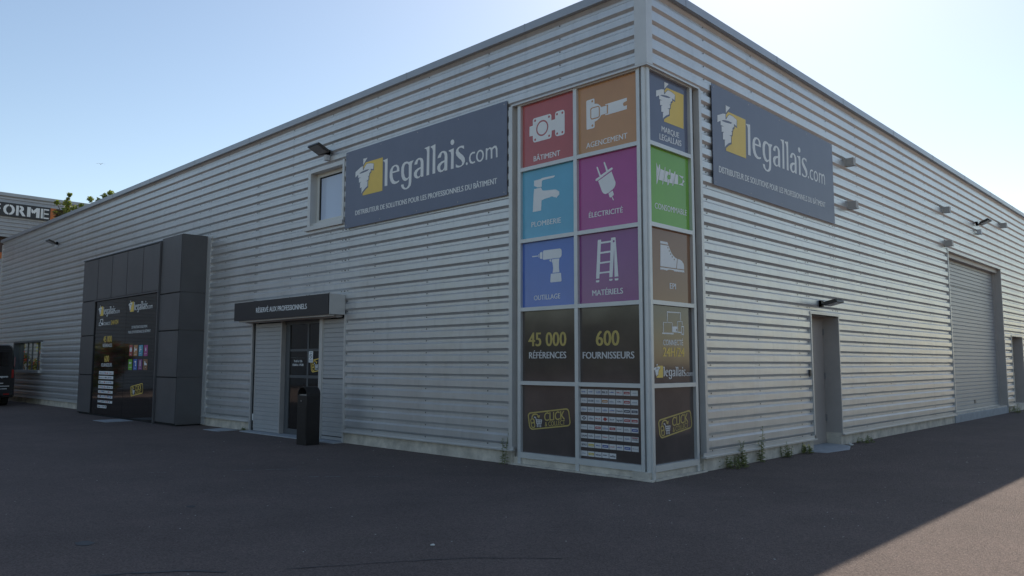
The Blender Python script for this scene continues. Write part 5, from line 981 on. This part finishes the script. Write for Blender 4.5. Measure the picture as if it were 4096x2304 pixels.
SEAMS = [([(.45, -5.6), (.75, -5.1), (1.0, -4.7), (1.25, -4.35), (1.75, -3.9)], .007, 1), ([(-.4, -6.7), (-.1, -6.2), (.2, -5.95)], .02, 3)]
for s_ in SEAMS: seam(*s_)
for cx, cy, r_ in ((-1.56, -6.38, .10), (-2.6, -5.0, .06)):
    b.face([(cx + r_ * 1.2 * math.cos(t * .5) * random.uniform(.7, 1.1), cy + r_ * .8 * math.sin(t * .5) * random.uniform(.7, 1.1), .004) for t in range(12)], 'tar')
tag(b.build('tar_seam'), kind='structure')

# ------------------------------------------------------------------ bird
bd = empty('bird', (-78.0, 17.8, 21.7), R(60)); tag(bd, 'small dark bird gliding in the sky above the left building', 'bird')
BSC = Matrix.Diagonal((.55, .55, .55, 1))
b = MB(); b.tube([(0, -.26, 0), (0, -.16, .01), (0, 0, 0), (0, .14, 0), (0, .24, -.01)], [.02, .05, .06, .04, .012], 'bird', 8); b.face([(0, .2, 0), (.07, .38, 0), (-.07, .38, 0)], 'bird'); b.face([(0, -.33, 0), (.02, -.25, 0), (-.02, -.25, 0)], 'bird')
for s_ in (-1, 1):
    b.face([(s_ * .03, -.10, .03), (s_ * .35, -.16, .12), (s_ * .38, -.02, .12), (s_ * .03, .08, .03)], 'bird'); b.face([(s_ * .35, -.16, .12), (s_ * .75, -.02, .04), (s_ * .72, .03, .04), (s_ * .38, -.02, .12)], 'bird')
b.build('body', bd, M4=BSC)

# ------------------------------------------------------------------ what stands across the yard (seen only mirrored in the glass)
ob = empty('facing_building', (34, 10, 0)); tag(ob, 'low beige building across the yard, mirrored in the corner glass', 'building')
b = MB(); b.box(34, 46, -6, 40, 0, 5.2, 'beige'); b.build('wall', ob, M4=Matrix.Translation((-34, -10, 0)))
b = MB()
for i in range(13): b.box(33.95, 33.999, -6, 40, .7 + i * .3, .735 + i * .3, 'box_lip')
b.build('wall_ribs', ob, M4=Matrix.Translation((-34, -10, 0)))
b = MB(); b.box(33.8, 46.2, -6.2, 40.2, 5.2, 5.5, 'roof'); b.build('roof', ob, M4=Matrix.Translation((-34, -10, 0)))
def shrub(loc, r_, hgt, label, seed, mats):
    s = empty('shrub', loc); tag(s, label, 'shrub', 'garden shrubs mirrored in the long low window'); rn = random.Random(seed); b = MB(); w_ = MB()
    for _ in range(16):
        c = (rn.uniform(-r_, r_) * .7, rn.uniform(-r_, r_) * .7, rn.uniform(.25, hgt)); w_.tube([(0, 0, 0), (c[0] * .5, c[1] * .5, c[2] * .6), c], [.03, .02, .008], 'bark', 5); leaf_cloud(b, c, .42, 170, rn, mats, .09)
    b.build('crown', s); w_.build('stems', s)
for i, (x, y) in enumerate(((-35.6, -1.6), (-35.9, -2.8), (-35.5, -4.1), (-36.0, -5.4), (-35.6, -6.7))):
    shrub((x, y, 0), .9, 2.6, ('green shrub with red leaves' if i % 2 == 0 else 'yellow-green leafy shrub') + ' in the garden left of the warehouse, %s from the wall' % ('nearest', 'second', 'third', 'fourth', 'farthest')[i], 40 + i, ['leaf_sun', 'leaf', 'leaf_red', 'leaf_dark'] if i % 2 == 0 else ['leaf_sun', 'leaf_sun', 'leaf_dark'])

# added wooded edge, never in view: darkens the horizon that glass and metal mirror
b = MB(); rn = random.Random(77)
def edge(ax, ay, bx, by, n_, h0, h1):
    for i in range(n_):
        f = rn.random(); c = Vector((ax + (bx - ax) * f + rn.uniform(-3, 3), ay + (by - ay) * f + rn.uniform(-3, 3), h0 * .5)); hh = rn.uniform(h0, h1)
        c.z = rn.uniform(.8, hh)
        for _ in range(10):
            p = c + Vector((rn.gauss(0, 1.1), rn.gauss(0, 1.1), rn.gauss(0, .9))); a = Vector((rn.uniform(-1, 1), rn.uniform(-1, 1), rn.uniform(-1, 1))).normalized() * rn.uniform(.3, .8); q = a.cross(Vector((rn.uniform(-1, 1), rn.uniform(-1, 1), rn.uniform(-1, 1)))).normalized() * rn.uniform(.25, .6)
            b.face([p - a, p + q, p + a, p - q], rn.choice(['leaf_dark', 'leaf_dark', 'leaf', 'leaf_brown']))
edge(-80, -64, 66, -64, 900, 4, 8); edge(68, -64, 68, 70, 800, 4, 8)
tag(b.build('added_wood'), 'dark foliage mass added behind the viewer to darken the mirrored horizon', 'wood', kind='stuff')
